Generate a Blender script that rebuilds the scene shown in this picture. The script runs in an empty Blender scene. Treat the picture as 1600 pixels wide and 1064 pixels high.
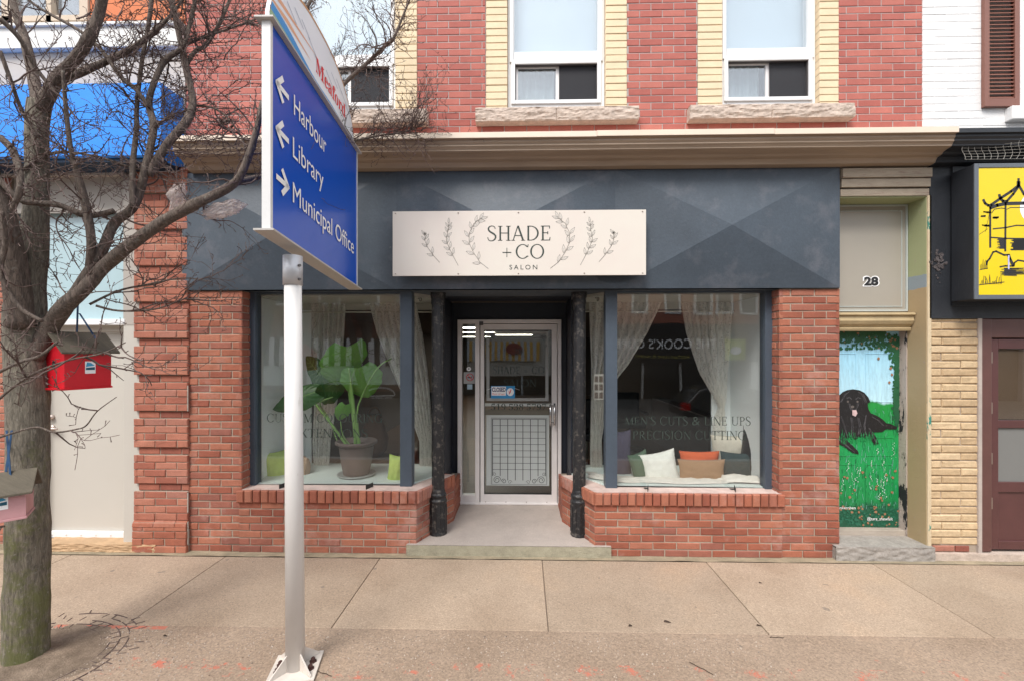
import bpy, bmesh, math, random
from mathutils import Vector, Matrix, noise
S = bpy.context.scene
COL = S.collection
# ---------------------------------------------------------------- camera, sky, sun, exposure
CAM_Y, CAM_Z, F, YAW = -4.2, 1.848, 718.0, math.radians(1.44)
cd = bpy.data.cameras.new('camera'); cam = bpy.data.objects.new('camera', cd); COL.objects.link(cam)
cam.location = (0, CAM_Y, CAM_Z); cam.rotation_euler = (math.pi/2, 0, YAW)
cd.sensor_width = 36; cd.lens = F/1600*36; cd.shift_x = 0; cd.shift_y = 18/1600
cd.clip_start = .05; cd.clip_end = 2000
S.camera = cam
SUN_EL, SUN_AZ = math.radians(52), math.radians(205)     # azimuth clockwise from +y (north); sun behind the photographer
w = bpy.data.worlds.new('World'); S.world = w; w.use_nodes = True
nt = w.node_tree; bg = nt.nodes['Background']
sky = nt.nodes.new('ShaderNodeTexSky'); sky.sky_type = 'NISHITA'; sky.sun_disc = False
sky.sun_elevation = SUN_EL; sky.sun_rotation = SUN_AZ; sky.air_density = 1.0; sky.dust_density = 1.5; sky.ozone_density = 1.0
hs = nt.nodes.new('ShaderNodeHueSaturation'); hs.inputs['Saturation'].default_value = .38
ov = nt.nodes.new('ShaderNodeMix'); ov.data_type = 'RGBA'; ov.inputs['Factor'].default_value = .55; ov.inputs['B'].default_value = (6.6, 6.9, 7.3, 1)   # thin bright overcast over the clear sky
nt.links.new(sky.outputs[0], hs.inputs['Color']); nt.links.new(hs.outputs[0], ov.inputs['A']); nt.links.new(ov.outputs['Result'], bg.inputs['Color'])
bg.inputs['Strength'].default_value = .15
ld = bpy.data.lights.new('sun', 'SUN'); ld.energy = 2.2; ld.angle = math.radians(24); ld.color = (1, .955, .9)
sun = bpy.data.objects.new('sun', ld); COL.objects.link(sun)
sd = Vector((math.sin(SUN_AZ)*math.cos(SUN_EL), math.cos(SUN_AZ)*math.cos(SUN_EL), math.sin(SUN_EL)))
sun.rotation_euler = sd.to_track_quat('Z', 'Y').to_euler(); sun.location = (-3, -12, 14)
S.view_settings.view_transform = 'Standard'; S.view_settings.look = 'None'
S.view_settings.exposure = 0.78; S.view_settings.gamma = 1; S.view_settings.use_curve_mapping = False
S.cycles.max_bounces = 8; S.cycles.transparent_max_bounces = 24

# ---------------------------------------------------------------- measuring helpers
_c, _s = math.cos(YAW), math.sin(YAW)
def ray(px, py):
    a = px-800; return Vector((-_s*F+_c*a, _c*F+_s*a, 550-py))
def P(px, py, y):
    d = ray(px, py); t = (y-CAM_Y)/d.y
    return Vector((d.x*t, y, CAM_Z+d.z*t))
def PD(px, py, D):
    return Vector((0, CAM_Y, CAM_Z))+ray(px, py)*(D/F)
def X(px, y=0.0): return P(px, 550, y).x
def Z(py, y=0.0, px=800): return P(px, py, y).z
R = random.Random(7)

# ---------------------------------------------------------------- scene-tree helpers
def tag(o, label=None, cat=None, group=None, kind=None):
    if label: o['label'] = label
    if cat: o['category'] = cat
    if group: o['group'] = group
    if kind: o['kind'] = kind
    return o
def thing(name, label, cat, loc=(0, 0, 0), group=None):
    o = bpy.data.objects.new(name, None); o.location = loc; o.empty_display_size = .1
    COL.objects.link(o); return tag(o, label, cat, group)
def root_loc(o):
    v = Vector((0, 0, 0))
    while o is not None: v = v+Vector(o.location); o = o.parent
    return v
def copy_tree(o, parent=None):
    c = o.copy(); COL.objects.link(c); c.parent = parent
    for ch in list(o.children): copy_tree(ch, c)
    return c

class MB:
    def __init__(s): s.v = []; s.f = []; s.t = []; s.mi = []; s.m = 0; s.tint = 0.0
    def add(s, vs, fs, tint=None):
        b = len(s.v); s.v.extend([Vector(p) for p in vs])
        tt = s.tint if tint is None else tint
        for f in fs: s.f.append([i+b for i in f]); s.t.append(tt); s.mi.append(s.m)
    def box(s, x0, x1, y0, y1, z0, z1, tint=None):
        if x0 > x1: x0, x1 = x1, x0
        if y0 > y1: y0, y1 = y1, y0
        if z0 > z1: z0, z1 = z1, z0
        s.add([(x0,y0,z0),(x1,y0,z0),(x1,y1,z0),(x0,y1,z0),(x0,y0,z1),(x1,y0,z1),(x1,y1,z1),(x0,y1,z1)],
              [(0,3,2,1),(4,5,6,7),(0,1,5,4),(1,2,6,5),(2,3,7,6),(3,0,4,7)], tint); return s
    def quad(s, a, b, c, d, tint=None): s.add([a,b,c,d], [(0,1,2,3)], tint); return s
    def ring(s, p0, p1, w, y0, y1):       # rectangular frame in the xz plane; w = (left, right, bottom, top)
        (x0,z0),(x1,z1) = p0, p1; l, r, b, t = w if isinstance(w, tuple) else (w,)*4
        s.box(x0, x0+l, y0, y1, z0, z1); s.box(x1-r, x1, y0, y1, z0, z1)
        s.box(x0+l, x1-r, y0, y1, z0, z0+b); s.box(x0+l, x1-r, y0, y1, z1-t, z1); return s
    def prism(s, pts, ext, tint=None):    # closed planar polygon extruded by a vector
        n = len(pts); e = Vector(ext); a = [Vector(p) for p in pts]
        s.add(a+[p+e for p in a], [tuple(range(n))[::-1], tuple(range(n, 2*n))]+[(i,(i+1)%n,(i+1)%n+n,i+n) for i in range(n)], tint); return s
    def tube(s, pts, rad, n=8, caps=True, tint=None):
        pts = [Vector(p) for p in pts]
        if not isinstance(rad, (list, tuple)): rad = [rad]*len(pts)
        t0 = (pts[1]-pts[0]).normalized(); up = Vector((0,0,1)) if abs(t0.z) < .9 else Vector((1,0,0))
        u = t0.cross(up).normalized(); vs = []; fs = []
        for i, p in enumerate(pts):
            a = pts[max(i-1,0)]; b = pts[min(i+1,len(pts)-1)]
            t = (b-a).normalized() if (b-a).length > 1e-9 else t0
            u = (u-t*u.dot(t))
            u = u.normalized() if u.length > 1e-6 else t.orthogonal().normalized()
            w_ = t.cross(u)
            for k in range(n):
                an = 2*math.pi*k/n; vs.append(p+(u*math.cos(an)+w_*math.sin(an))*rad[i])
        for i in range(len(pts)-1):
            for k in range(n):
                k2 = (k+1) % n; fs.append((i*n+k, i*n+k2, (i+1)*n+k2, (i+1)*n+k))
        if caps: fs.append(tuple(range(n))[::-1]); fs.append(tuple(range((len(pts)-1)*n, len(pts)*n)))
        s.add(vs, fs, tint); return s
    def lathe(s, c, prof, n=24, axis=None, sq=1.0):
        cx, cy, cz = c; vs = []; fs = []
        for (r, z) in prof:
            for k in range(n):
                a = 2*math.pi*k/n; vs.append((cx+r*math.cos(a), cy+r*math.sin(a)*sq, cz+z))
        for i in range(len(prof)-1):
            for k in range(n):
                k2 = (k+1) % n; fs.append((i*n+k, i*n+k2, (i+1)*n+k2, (i+1)*n+k))
        fs.append(tuple(range(n))[::-1]); fs.append(tuple(range((len(prof)-1)*n, len(prof)*n)))
        s.add(vs, fs); return s
    def grid(s, fn, nu, nv):
        vs = [fn(i/nu, j/nv) for j in range(nv+1) for i in range(nu+1)]
        s.add(vs, [(j*(nu+1)+i, j*(nu+1)+i+1, (j+1)*(nu+1)+i+1, (j+1)*(nu+1)+i) for j in range(nv) for i in range(nu)]); return s
    def stroke(s, pts, w_, fr, d=0.0):    # flat polyline of width w_ laid in a frame fr(u, v) -> point
        for (a, b) in zip(pts, pts[1:]):
            a = Vector((a[0],a[1])); b = Vector((b[0],b[1])); t = b-a
            if t.length < 1e-9: continue
            t.normalize(); n = Vector((-t.y, t.x))*w_/2; e = t*w_*.3
            q = [a-n-e, b-n+e, b+n+e, a+n-e]
            s.add([fr(p.x, p.y) for p in q], [(0,1,2,3)])
        return s
    def poly(s, pts, fr): s.add([fr(*p) for p in pts], [tuple(range(len(pts)))]); return s
    def build(s, name, m, parent=None, bev=0, smooth=False, label=None):
        o0 = root_loc(parent) if parent is not None else Vector((0,0,0))
        me = bpy.data.meshes.new(name); me.from_pydata([tuple(p-o0) for p in s.v], [], s.f)
        ms = m if isinstance(m, (list, tuple)) else [m]
        for x in ms: me.materials.append(x)
        if len(ms) > 1: me.polygons.foreach_set('material_index', s.mi)
        at = me.attributes.new('tint', 'FLOAT', 'FACE'); at.data.foreach_set('value', s.t)
        if smooth: me.polygons.foreach_set('use_smooth', [True]*len(me.polygons))
        me.update()
        o = bpy.data.objects.new(name, me); COL.objects.link(o)
        if parent is not None: o.parent = parent
        if bev:
            b = o.modifiers.new('bevel', 'BEVEL'); b.width = bev; b.segments = 2; b.limit_method = 'ANGLE'; b.angle_limit = math.radians(40)
        if label: o['label'] = label
        return o

# ---------------------------------------------------------------- materials
def newmat(name):
    m = bpy.data.materials.new(name); m.use_nodes = True
    n = m.node_tree; return m, n, n.nodes['Principled BSDF'], n.nodes, n.links
def N(ns, t, **k):
    x = ns.new(t)
    for a, b in k.items():
        if a in x.inputs: x.inputs[a].default_value = b
        else: setattr(x, a, b)
    return x
def rampn(ns, stops, interp='LINEAR'):
    r = ns.new('ShaderNodeValToRGB'); cr = r.color_ramp; cr.interpolation = interp
    while len(cr.elements) < len(stops): cr.elements.new(.5)
    for e, (p, c) in zip(cr.elements, stops):
        e.position = p; e.color = (c, c, c, 1) if isinstance(c, (int, float)) else (*c, 1)
    return r
def mixc(ns, ls, fac, a, b, blend='MIX'):
    m = ns.new('ShaderNodeMix'); m.data_type = 'RGBA'; m.blend_type = blend
    def put(sock, v):
        if isinstance(v, bpy.types.NodeSocket): ls.new(v, sock)
        elif isinstance(v, (int, float)): sock.default_value = v
        else: sock.default_value = (*v, 1)
    put(m.inputs['Factor'], fac); put(m.inputs['A'], a); put(m.inputs['B'], b)
    return m.outputs['Result']
def surf(name, col, rough=.6, var=.15, vscale=6, col2=None, spots=None, bump=.15, bscale=60, metal=0, stretch=None, coat=0, spec=None, tints=None, fine=0):
    """procedural surface: base colour, broad variation, optional second-colour spots (threshold, scale, colour), bump"""
    m, n, bs, ns, ls = newmat(name)
    tc = ns.new('ShaderNodeTexCoord'); vec = tc.outputs['Object']
    if stretch:
        mp = ns.new('ShaderNodeMapping'); mp.inputs['Scale'].default_value = stretch; ls.new(vec, mp.inputs[0]); vec = mp.outputs[0]
    n1 = N(ns, 'ShaderNodeTexNoise', Scale=vscale, Detail=6, Roughness=.65); ls.new(vec, n1.inputs[0])
    c = col
    if tints:
        at = ns.new('ShaderNodeAttribute'); at.attribute_name = 'tint'
        r = rampn(ns, tints); ls.new(at.outputs['Fac'], r.inputs[0]); c = r.outputs[0]
    r2 = rampn(ns, [(.3, 0), (.7, 1)]); ls.new(n1.outputs['Fac'], r2.inputs[0])
    if col2 is not None: c = mixc(ns, ls, r2.outputs[0], c, col2)
    r3 = rampn(ns, [(.25, 1-var), (.75, 1+var*.4)]); ls.new(n1.outputs['Fac'], r3.inputs[0])
    c = mixc(ns, ls, 1.0, c, r3.outputs[0], 'MULTIPLY')
    if fine:
        nf = N(ns, 'ShaderNodeTexNoise', Scale=bscale*1.3, Detail=3, Roughness=.8); ls.new(vec, nf.inputs[0])
        rf = rampn(ns, [(.3, 1-fine), (.7, 1+fine)]); ls.new(nf.outputs['Fac'], rf.inputs[0]); c = mixc(ns, ls, 1.0, c, rf.outputs[0], 'MULTIPLY')
    for sp in (spots or []):
        th, sc, sc_col = sp[:3]; soft = sp[3] if len(sp) > 3 else .04
        n2 = N(ns, 'ShaderNodeTexNoise', Scale=sc, Detail=8, Roughness=.7); ls.new(vec, n2.inputs[0])
        n2.noise_dimensions = '4D'; n2.inputs['W'].default_value = len(name)*1.3+th*7+sc
        rr = rampn(ns, [(th, 0), (min(1, th+soft), 1)]); ls.new(n2.outputs['Fac'], rr.inputs[0]); c = mixc(ns, ls, rr.outputs[0], c, sc_col)
    if isinstance(c, bpy.types.NodeSocket): ls.new(c, bs.inputs['Base Color'])
    else: bs.inputs['Base Color'].default_value = (*c, 1)
    bs.inputs['Roughness'].default_value = rough; bs.inputs['Metallic'].default_value = metal
    if coat: bs.inputs['Coat Weight'].default_value = coat; bs.inputs['Coat Roughness'].default_value = .08
    if spec is not None: bs.inputs['Specular IOR Level'].default_value = spec
    if bump:
        nb = N(ns, 'ShaderNodeTexNoise', Scale=bscale, Detail=5, Roughness=.7); ls.new(vec, nb.inputs[0])
        b = ns.new('ShaderNodeBump'); b.inputs['Strength'].default_value = bump; b.inputs['Distance'].default_value = .01
        ls.new(nb.outputs['Fac'], b.inputs['Height']); ls.new(b.outputs[0], bs.inputs['Normal'])
    return m
def glassmat(name, tint=(.985,.995,.99), boost=1.9, base=.0, rough=0.0, wob=.012):
    m, n, bs, ns, ls = newmat(name); ns.remove(bs); out = ns['Material Output']
    tr = ns.new('ShaderNodeBsdfTransparent'); tr.inputs[0].default_value = (*tint, 1)
    gl = ns.new('ShaderNodeBsdfGlossy'); gl.inputs['Roughness'].default_value = rough
    ge = ns.new('ShaderNodeNewGeometry'); dt = ns.new('ShaderNodeVectorMath'); dt.operation = 'DOT_PRODUCT'; ls.new(ge.outputs['Incoming'], dt.inputs[0]); ls.new(ge.outputs['Normal'], dt.inputs[1])
    ab = ns.new('ShaderNodeMath'); ab.operation = 'ABSOLUTE'; ls.new(dt.outputs['Value'], ab.inputs[0]); om = ns.new('ShaderNodeMath'); om.operation = 'SUBTRACT'; om.inputs[0].default_value = 1; ls.new(ab.outputs[0], om.inputs[1])
    pw = ns.new('ShaderNodeMath'); pw.operation = 'POWER'; pw.inputs[1].default_value = 5; ls.new(om.outputs[0], pw.inputs[0]); fr = ns.new('ShaderNodeMath'); fr.operation = 'MULTIPLY_ADD'; fr.inputs[1].default_value = .96; fr.inputs[2].default_value = .04; ls.new(pw.outputs[0], fr.inputs[0])
    ma = ns.new('ShaderNodeMath'); ma.operation = 'MULTIPLY_ADD'; ma.inputs[1].default_value = boost; ma.inputs[2].default_value = base; ma.use_clamp = True
    tc = ns.new('ShaderNodeTexCoord'); nz = N(ns, 'ShaderNodeTexNoise', Scale=1.7, Detail=1); ls.new(tc.outputs['Object'], nz.inputs[0])
    b = ns.new('ShaderNodeBump'); b.inputs['Strength'].default_value = wob; b.inputs['Distance'].default_value = .1
    ls.new(nz.outputs['Fac'], b.inputs['Height']); ls.new(b.outputs[0], gl.inputs['Normal'])
    mx = ns.new('ShaderNodeMixShader'); ls.new(fr.outputs[0], ma.inputs[0]); ls.new(ma.outputs[0], mx.inputs[0])
    ls.new(tr.outputs[0], mx.inputs[1]); ls.new(gl.outputs[0], mx.inputs[2]); ls.new(mx.outputs[0], out.inputs[0]); return m
def veil(name, col, alpha, pattern=None, scale=60, rough=.9, a2=None, transl=.4):
    """partly see-through sheet: frosted film, lace, insect screen, netting"""
    m, n, bs, ns, ls = newmat(name); out = ns['Material Output']
    bs.inputs['Base Color'].default_value = (*col, 1); bs.inputs['Roughness'].default_value = rough
    tl = ns.new('ShaderNodeBsdfTranslucent'); tl.inputs[0].default_value = (*col, 1)
    m0 = ns.new('ShaderNodeMixShader'); m0.inputs[0].default_value = transl; ls.new(bs.outputs[0], m0.inputs[1]); ls.new(tl.outputs[0], m0.inputs[2])
    tr = ns.new('ShaderNodeBsdfTransparent'); mx = ns.new('ShaderNodeMixShader')
    ls.new(tr.outputs[0], mx.inputs[1]); ls.new(m0.outputs[0], mx.inputs[2]); mx.inputs[0].default_value = alpha
    tc = ns.new('ShaderNodeTexCoord')
    if pattern == 'lace':
        v = N(ns, 'ShaderNodeTexVoronoi', Scale=scale); v.feature = 'DISTANCE_TO_EDGE'; ls.new(tc.outputs['Object'], v.inputs[0])
        wv = N(ns, 'ShaderNodeTexWave', Scale=7, Distortion=7, Detail=2); wv.bands_direction = 'X'; ls.new(tc.outputs['Object'], wv.inputs[0])
        r = rampn(ns, [(.08, 1.0), (.22, a2 or .4)]); ls.new(v.outputs['Distance'], r.inputs[0])
        r2 = rampn(ns, [(.4, .0), (.6, .32)]); ls.new(wv.outputs['Fac'], r2.inputs[0])
        ad = ns.new('ShaderNodeMath'); ad.operation = 'ADD'; ad.use_clamp = True; ls.new(r.outputs[0], ad.inputs[0]); ls.new(r2.outputs[0], ad.inputs[1])
        mu = ns.new('ShaderNodeMath'); mu.operation = 'MULTIPLY'; mu.inputs[1].default_value = alpha; ls.new(ad.outputs[0], mu.inputs[0]); ls.new(mu.outputs[0], mx.inputs[0])
    ls.new(mx.outputs[0], out.inputs[0]); return m
def emit(name, col, st):
    m, n, bs, ns, ls = newmat(name)
    bs.inputs['Base Color'].default_value = (*col, 1); bs.inputs['Emission Color'].default_value = (*col, 1); bs.inputs['Emission Strength'].default_value = st; return m

RED_T = [(0, (.275,.080,.048)), (.3, (.345,.112,.064)), (.6, (.40,.150,.090)), (.85, (.32,.112,.075)), (1, (.25,.090,.064))]
M = {}
M['brick_up'] = surf('red_brick_upper', (.4,.1,.08), .8, .16, 9, tints=[(0,(.37,.100,.078)),(.5,(.43,.128,.100)),(1,(.49,.160,.122))], bump=.3, bscale=120, fine=.12)
M['brick_lo'] = surf('red_brick_lower', (.4,.1,.08), .85, .28, 7, tints=RED_T, spots=[(.54, 2.6, (.47,.31,.27), .28),(.66,7,(.20,.075,.060),.14)], bump=.5, bscale=90, fine=.14)
M['brick_or'] = surf('orange_brick', (.5,.16,.08), .85, .25, 8, tints=[(0,(.25,.075,.050)),(.4,(.36,.120,.076)),(.8,(.43,.170,.110)),(1,(.35,.15,.11))], bump=.5, bscale=90, fine=.14)
M['brick_ye'] = surf('cream_yellow_brick', (.76,.61,.41), .8, .10, 9, bump=.25, bscale=130, fine=.05)
M['brick_bu'] = surf('buff_split_brick', (.6,.44,.26), .85, .25, 14, tints=[(0,(.49,.35,.205)),(.5,(.57,.42,.25)),(1,(.61,.46,.29))], bump=.6, bscale=26, fine=.1)
M['brick_wh'] = surf('white_painted_brick', (.75,.74,.73), .6, .06, 6, spots=[(.70,5,(.34,.20,.20),.02)], bump=.5, bscale=50)
M['mortar'] = surf('mortar', (.38,.31,.245), .95, .2, 20, bump=.5, bscale=150)
M['mortar_g'] = surf('mortar_gray', (.44,.40,.38), .95, .2, 20, bump=.5, bscale=150)
M['mortar_ye'] = surf('mortar_yellow_dark', (.30,.25,.20), .95, .2, 20, bump=.5, bscale=150)
M['slate'] = surf('slate_blue_paint', (.062,.082,.108), .42, .2, 2.5, spots=[(.62,5,(.10,.115,.135),.2)], bump=.12, bscale=40, fine=.08)
M['fascia'] = surf('weathered_slate_panel', (.060,.078,.100), .5, .28, 1.8, spots=[(.52,3.0,(.120,.125,.145),.22),(.66,16,(.150,.150,.150),.08),(.68,9,(.040,.050,.062),.05)], bump=.2, bscale=35, fine=.10)
M['darkwood'] = surf('dark_navy_paint', (.012,.016,.026), .5, .3, 5, bump=.2, bscale=40)
M['iron'] = surf('peeling_black_iron', (.013,.013,.015), .42, .3, 20, spots=[(.54,26,(.085,.075,.066),.06),(.66,55,(.30,.26,.21),.03)], bump=.6, bscale=70)
M['cornice'] = surf('tan_cornice_paint', (.36,.27,.195), .6, .22, 3, stretch=(.6,5,9), spots=[(.66,7,(.19,.13,.09),.08)], bump=.25, bscale=25)
M['cap'] = surf('cream_cap_flashing', (.74,.62,.50), .5, .08, 3, bump=.05)
M['stone'] = surf('rough_sill_stone', (.53,.43,.36), .9, .3, 12, bump=1.0, bscale=28, fine=.12)
M['white'] = surf('white_vinyl', (.78,.78,.78), .35, .03, 3, bump=.02)
M['alu'] = surf('aged_aluminium', (.78,.745,.73), .38, .10, 5, metal=.12, bump=.03)
M['alu_dk'] = surf('aluminium_edge_dark', (.12,.11,.11), .4, .10, 5, metal=.3)
M['glass'] = glassmat('shop_glass'); M['glass_up'] = glassmat('upper_window_glass', (.95,.98,1), 1.5, .16, 0, .03)
M['glass_dr'] = glassmat('door_glass', (.94,.96,.95), 1.5, .01)
M['blind'] = surf('pale_window_blind', (.66,.74,.78), .8, .06, 3, bump=.02); M['blind2'] = surf('sheer_green_curtain', (.40,.47,.47), .9, .3, 5, bump=.1)
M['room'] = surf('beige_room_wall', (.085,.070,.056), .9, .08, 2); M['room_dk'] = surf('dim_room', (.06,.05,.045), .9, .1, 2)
M['floorwood'] = surf('brown_floor', (.16,.10,.065), .4, .25, 3, stretch=(1,6,1))
M['baywhite'] = surf('white_bay_paint', (.82,.86,.86), .6, .04, 3); M['bayfloor'] = surf('pale_bay_floor', (.60,.68,.64), .5, .06, 3); M['baycream'] = surf('cream_trim', (.52,.50,.44), .7, .05, 3)
M['step'] = surf('aggregate_step', (.46,.395,.35), .9, .16, 5, bump=.8, bscale=150, fine=.34, spots=[(.66,7,(.40,.30,.25),.2)])
M['step_face'] = surf('mossy_step_face', (.36,.33,.24), .95, .3, 9, bump=.8, bscale=110, fine=.22)
M['conc'] = None
M['screen'] = veil('insect_screen', (.035,.035,.04), .82, transl=0)
M['frost'] = veil('frosted_film', (.74,.78,.77), .80); M['frost2'] = veil('thin_frost', (.74,.77,.76), .42)
M['lace'] = veil('lace', (.95,.94,.90), .88, 'lace', 55, a2=.60, transl=.5)
M['black'] = surf('black_paint', (.012,.012,.013), .5, .2, 8, bump=.2, bscale=50)
M['ink'] = surf('dark_green_lettering', (.030,.045,.037), .6, .05, 5, bump=0); M['ink2'] = surf('black_lettering', (.02,.02,.022), .5, .05, 5, bump=0)
M['whitetxt'] = surf('white_lettering', (.90,.90,.90), .4, .02, 5, bump=0); M['redtxt'] = surf('red_lettering', (.72,.02,.04), .4, .02, 5, bump=0)
M['cream'] = surf('cream_sign_board', (.69,.605,.545), .45, .04, 1.2, col2=(.67,.63,.555), bump=.01)
M['leafline'] = surf('sprig_line', (.13,.12,.10), .6, .05, 5, bump=0)
M['leafgray'] = surf('pale_grey_print', (.66,.61,.55), .5, .02, 5, bump=0); M['screw'] = surf('screw_metal', (.30,.24,.2), .4, .1, 20, metal=.6)

# ---------------------------------------------------------------- lettering
_tc = {}
def serif(t):
    o = ''
    for ch in t:
        if 'A' <= ch <= 'Z': o += chr(0x1D400+ord(ch)-65)
        elif 'a' <= ch <= 'z': o += chr(0x1D41A+ord(ch)-97)
        elif '0' <= ch <= '9': o += chr(0x1D7CE+ord(ch)-48)
        else: o += ch
    return o
def textgeo(body, off=0.0, sp=1.0):
    k = (body, off, sp)
    if k not in _tc:
        c = bpy.data.curves.new('t', 'FONT'); c.body = body; c.offset = off; c.space_character = sp; c.resolution_u = 4
        o = bpy.data.objects.new('t', c); COL.objects.link(o)
        dg = bpy.context.evaluated_depsgraph_get(); me = bpy.data.meshes.new_from_object(o.evaluated_get(dg))
        _tc[k] = ([(v.co.x, v.co.y) for v in me.vertices], [tuple(p.vertices) for p in me.polygons])
        bpy.data.objects.remove(o); bpy.data.curves.remove(c); bpy.data.meshes.remove(me)
    return _tc[k]
def text(mb, body, u0, u1, w0, w1, fr, off=0.0, sp=1.0, ser=False, ref='H'):
    """lettering fitted so that the line spans u0..u1 and capitals stand w0..w1, laid by fr(u, w)"""
    b = serif(body) if ser else body
    vs, fs = textgeo(b, off, sp); rv, _ = textgeo(serif(ref) if ser else ref, off)
    cap = max(v[1] for v in rv)-min(v[1] for v in rv); b0 = min(v[1] for v in rv)
    xa = min(v[0] for v in vs); xb = max(v[0] for v in vs)
    sx = (u1-u0)/(xb-xa); sy = (w1-w0)/cap
    mb.add([fr(u0+(x-xa)*sx, w0+(y-b0)*sy) for x, y in vs], fs); return mb
def front(y): return lambda u, v: Vector((u, y, v))

# light roman capitals drawn from strokes (stem, hairline, bowls)
TK, TN = .105, .052
def _arc(cx, cy, rx, ry, a0, a1, n=20): return [(cx+rx*math.cos(math.radians(a0+(a1-a0)*i/n)), cy+ry*math.sin(math.radians(a0+(a1-a0)*i/n))) for i in range(n+1)]
def _glyph(ch):
    L = []; st = lambda x, y0=0, y1=1, w_=TK: L.append([(x-w_/2,y0),(x+w_/2,y0),(x+w_/2,y1),(x-w_/2,y1)])
    def ln(a, b, w_):
        dx, dy_ = b[0]-a[0], b[1]-a[1]; l = math.hypot(dx, dy_); nx, ny = -dy_/l*w_/2, dx/l*w_/2; L.append([(a[0]-nx,a[1]-ny),(b[0]-nx,b[1]-ny),(b[0]+nx,b[1]+ny),(a[0]+nx,a[1]+ny)])
    def sf(x, top, h=.135): y = 1-TN*.8 if top else 0; L.append([(x-h,y),(x+h,y),(x+h,y+TN*.8),(x-h,y+TN*.8)])
    def bowl(cx, cy, rx, ry, a0, a1, tk=TK, tn=TN, n=26):
        o = _arc(cx, cy, rx, ry, a0, a1, n); i_ = _arc(cx, cy, rx-tk, ry-tn, a0, a1, n)
        for k in range(n): L.append([o[k], o[k+1], i_[k+1], i_[k]])
    def curve(p, w_):
        for k in range(len(p)-1):
            (x0,y0),(x1,y1) = p[k], p[k+1]; a = p[max(k-1,0)]; d = p[min(k+2,len(p)-1)]
            def nn(u, v): l = math.hypot(v[0]-u[0], v[1]-u[1]) or 1; return (-(v[1]-u[1])/l, (v[0]-u[0])/l)
            n0, n1 = nn(a, p[k+1]), nn(p[k], d); h0, h1 = w_[k]/2, w_[k+1]/2
            L.append([(x0-n0[0]*h0,y0-n0[1]*h0),(x1-n1[0]*h1,y1-n1[1]*h1),(x1+n1[0]*h1,y1+n1[1]*h1),(x0+n0[0]*h0,y0+n0[1]*h0)])
    if ch == 'H': st(.16); st(.66); ln((.16,.52),(.66,.52),TN); [sf(x,t) for x in (.16,.66) for t in (0,1)]; return .82, L
    if ch == 'I': st(.16); sf(.16,0); sf(.16,1); return .32, L
    if ch == 'A': ln((.08,.0),(.37,1),TN*1.1); ln((.38,1),(.70,0),TK*1.05); ln((.2,.34),(.58,.34),TN); sf(.08,0,.11); sf(.70,0,.12); return .80, L
    if ch == 'D': st(.16); bowl(.30,.5,.50,.5,-90,90); ln((.1,TN/2),(.32,TN/2),TN); ln((.1,1-TN/2),(.32,1-TN/2),TN); return .84, L
    if ch == 'E': st(.16); [ln((.04,y),(.58,y),TN) for y in (TN/2,1-TN/2)]; ln((.16,.52),(.46,.52),TN); ln((.57,0),(.60,.22),TN); ln((.56,1),(.57,.80),TN); ln((.46,.42),(.46,.62),TN); return .66, L
    if ch == 'L': st(.16); ln((.03,TN/2),(.56,TN/2),TN); sf(.16,1); ln((.55,0),(.58,.24),TN); return .62, L
    if ch == 'T': st(.36); ln((.03,1-TN/2),(.69,1-TN/2),TN); ln((.04,1),(.02,.78),TN); ln((.68,1),(.70,.78),TN); sf(.36,0); return .72, L
    if ch == 'O': bowl(.46,.5,.43,.52,0,360,n=40); return .92, L
    if ch in 'CG': bowl(.46,.5,.43,.52,42,318); ln((.765,.80),(.80,1.0),TN) if ch == 'C' else ln((.77,.80),(.79,1.0),TN); (ln((.765,.20),(.80,.13),TN) if ch == 'C' else (st(.78,.0,.42), ln((.64,.42),(.90,.42),TN))); return (.84 if ch == 'C' else .92), L
    if ch == 'S':
        p = [(.50,.80),(.47,.93),(.37,1.0),(.27,1.01),(.15,.96),(.085,.86),(.09,.74),(.17,.63),(.30,.54),(.43,.45),(.52,.34),(.53,.22),(.47,.09),(.35,.0),(.23,-.01),(.12,.03),(.065,.12),(.045,.24)]; w_ = [.05,.05,.05,.05,.07,.095,.10,.105,.11,.11,.105,.10,.09,.06,.05,.05,.05,.05]; curve(p, w_); return .60, L
    if ch == 'M': st(.14,0,1,TN); st(.84); ln((.13,1),(.49,.02),TK); ln((.49,.02),(.84,1),TN); [sf(x,0,.12) for x in (.14,.84)]; sf(.09,1,.09); sf(.88,1,.10); return .99, L
    if ch == 'N': st(.14,0,1,TN); st(.72,0,1,TN); ln((.12,1),(.72,.0),TK); sf(.14,0,.12); sf(.72,1,.12); sf(.08,1,.08); return .84, L
    if ch in 'PR':
        st(.16); bowl(.30,.74,.30,.26,-90,90); ln((.1,1-TN/2),(.32,1-TN/2),TN); ln((.16,.48+TN/2),(.32,.48+TN/2),TN); sf(.16,0)
        if ch == 'R': ln((.34,.50),(.66,.02),TK); sf(.70,0,.08); return .76, L
        return .64, L
    if ch == 'U': st(.16,.34,1); bowl(.42,.34,.31,.36,180,360,tk=.07); st(.70,.34,1,TN); sf(.16,1); sf(.70,1); return .84, L
    if ch == 'X': ln((.10,1),(.66,0),TK); ln((.64,1),(.08,0),TN); [sf(x,t,.11) for x in (.10,.65) for t in (0,1)]; return .76, L
    if ch == '+': ln((.08,.45),(.62,.45),TN); ln((.35,.15),(.35,.75),TN); return .70, L
    if ch == "'": ln((.1,1),(.09,.74),TN*1.4); return .20, L
    if ch == ' ': return .34, L
    vs, fs = textgeo(serif(ch), -.011); rv, _ = textgeo(serif('H'), -.011); cap = max(v[1] for v in rv); x0 = min(v[0] for v in vs); x1 = max(v[0] for v in vs)
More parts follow.
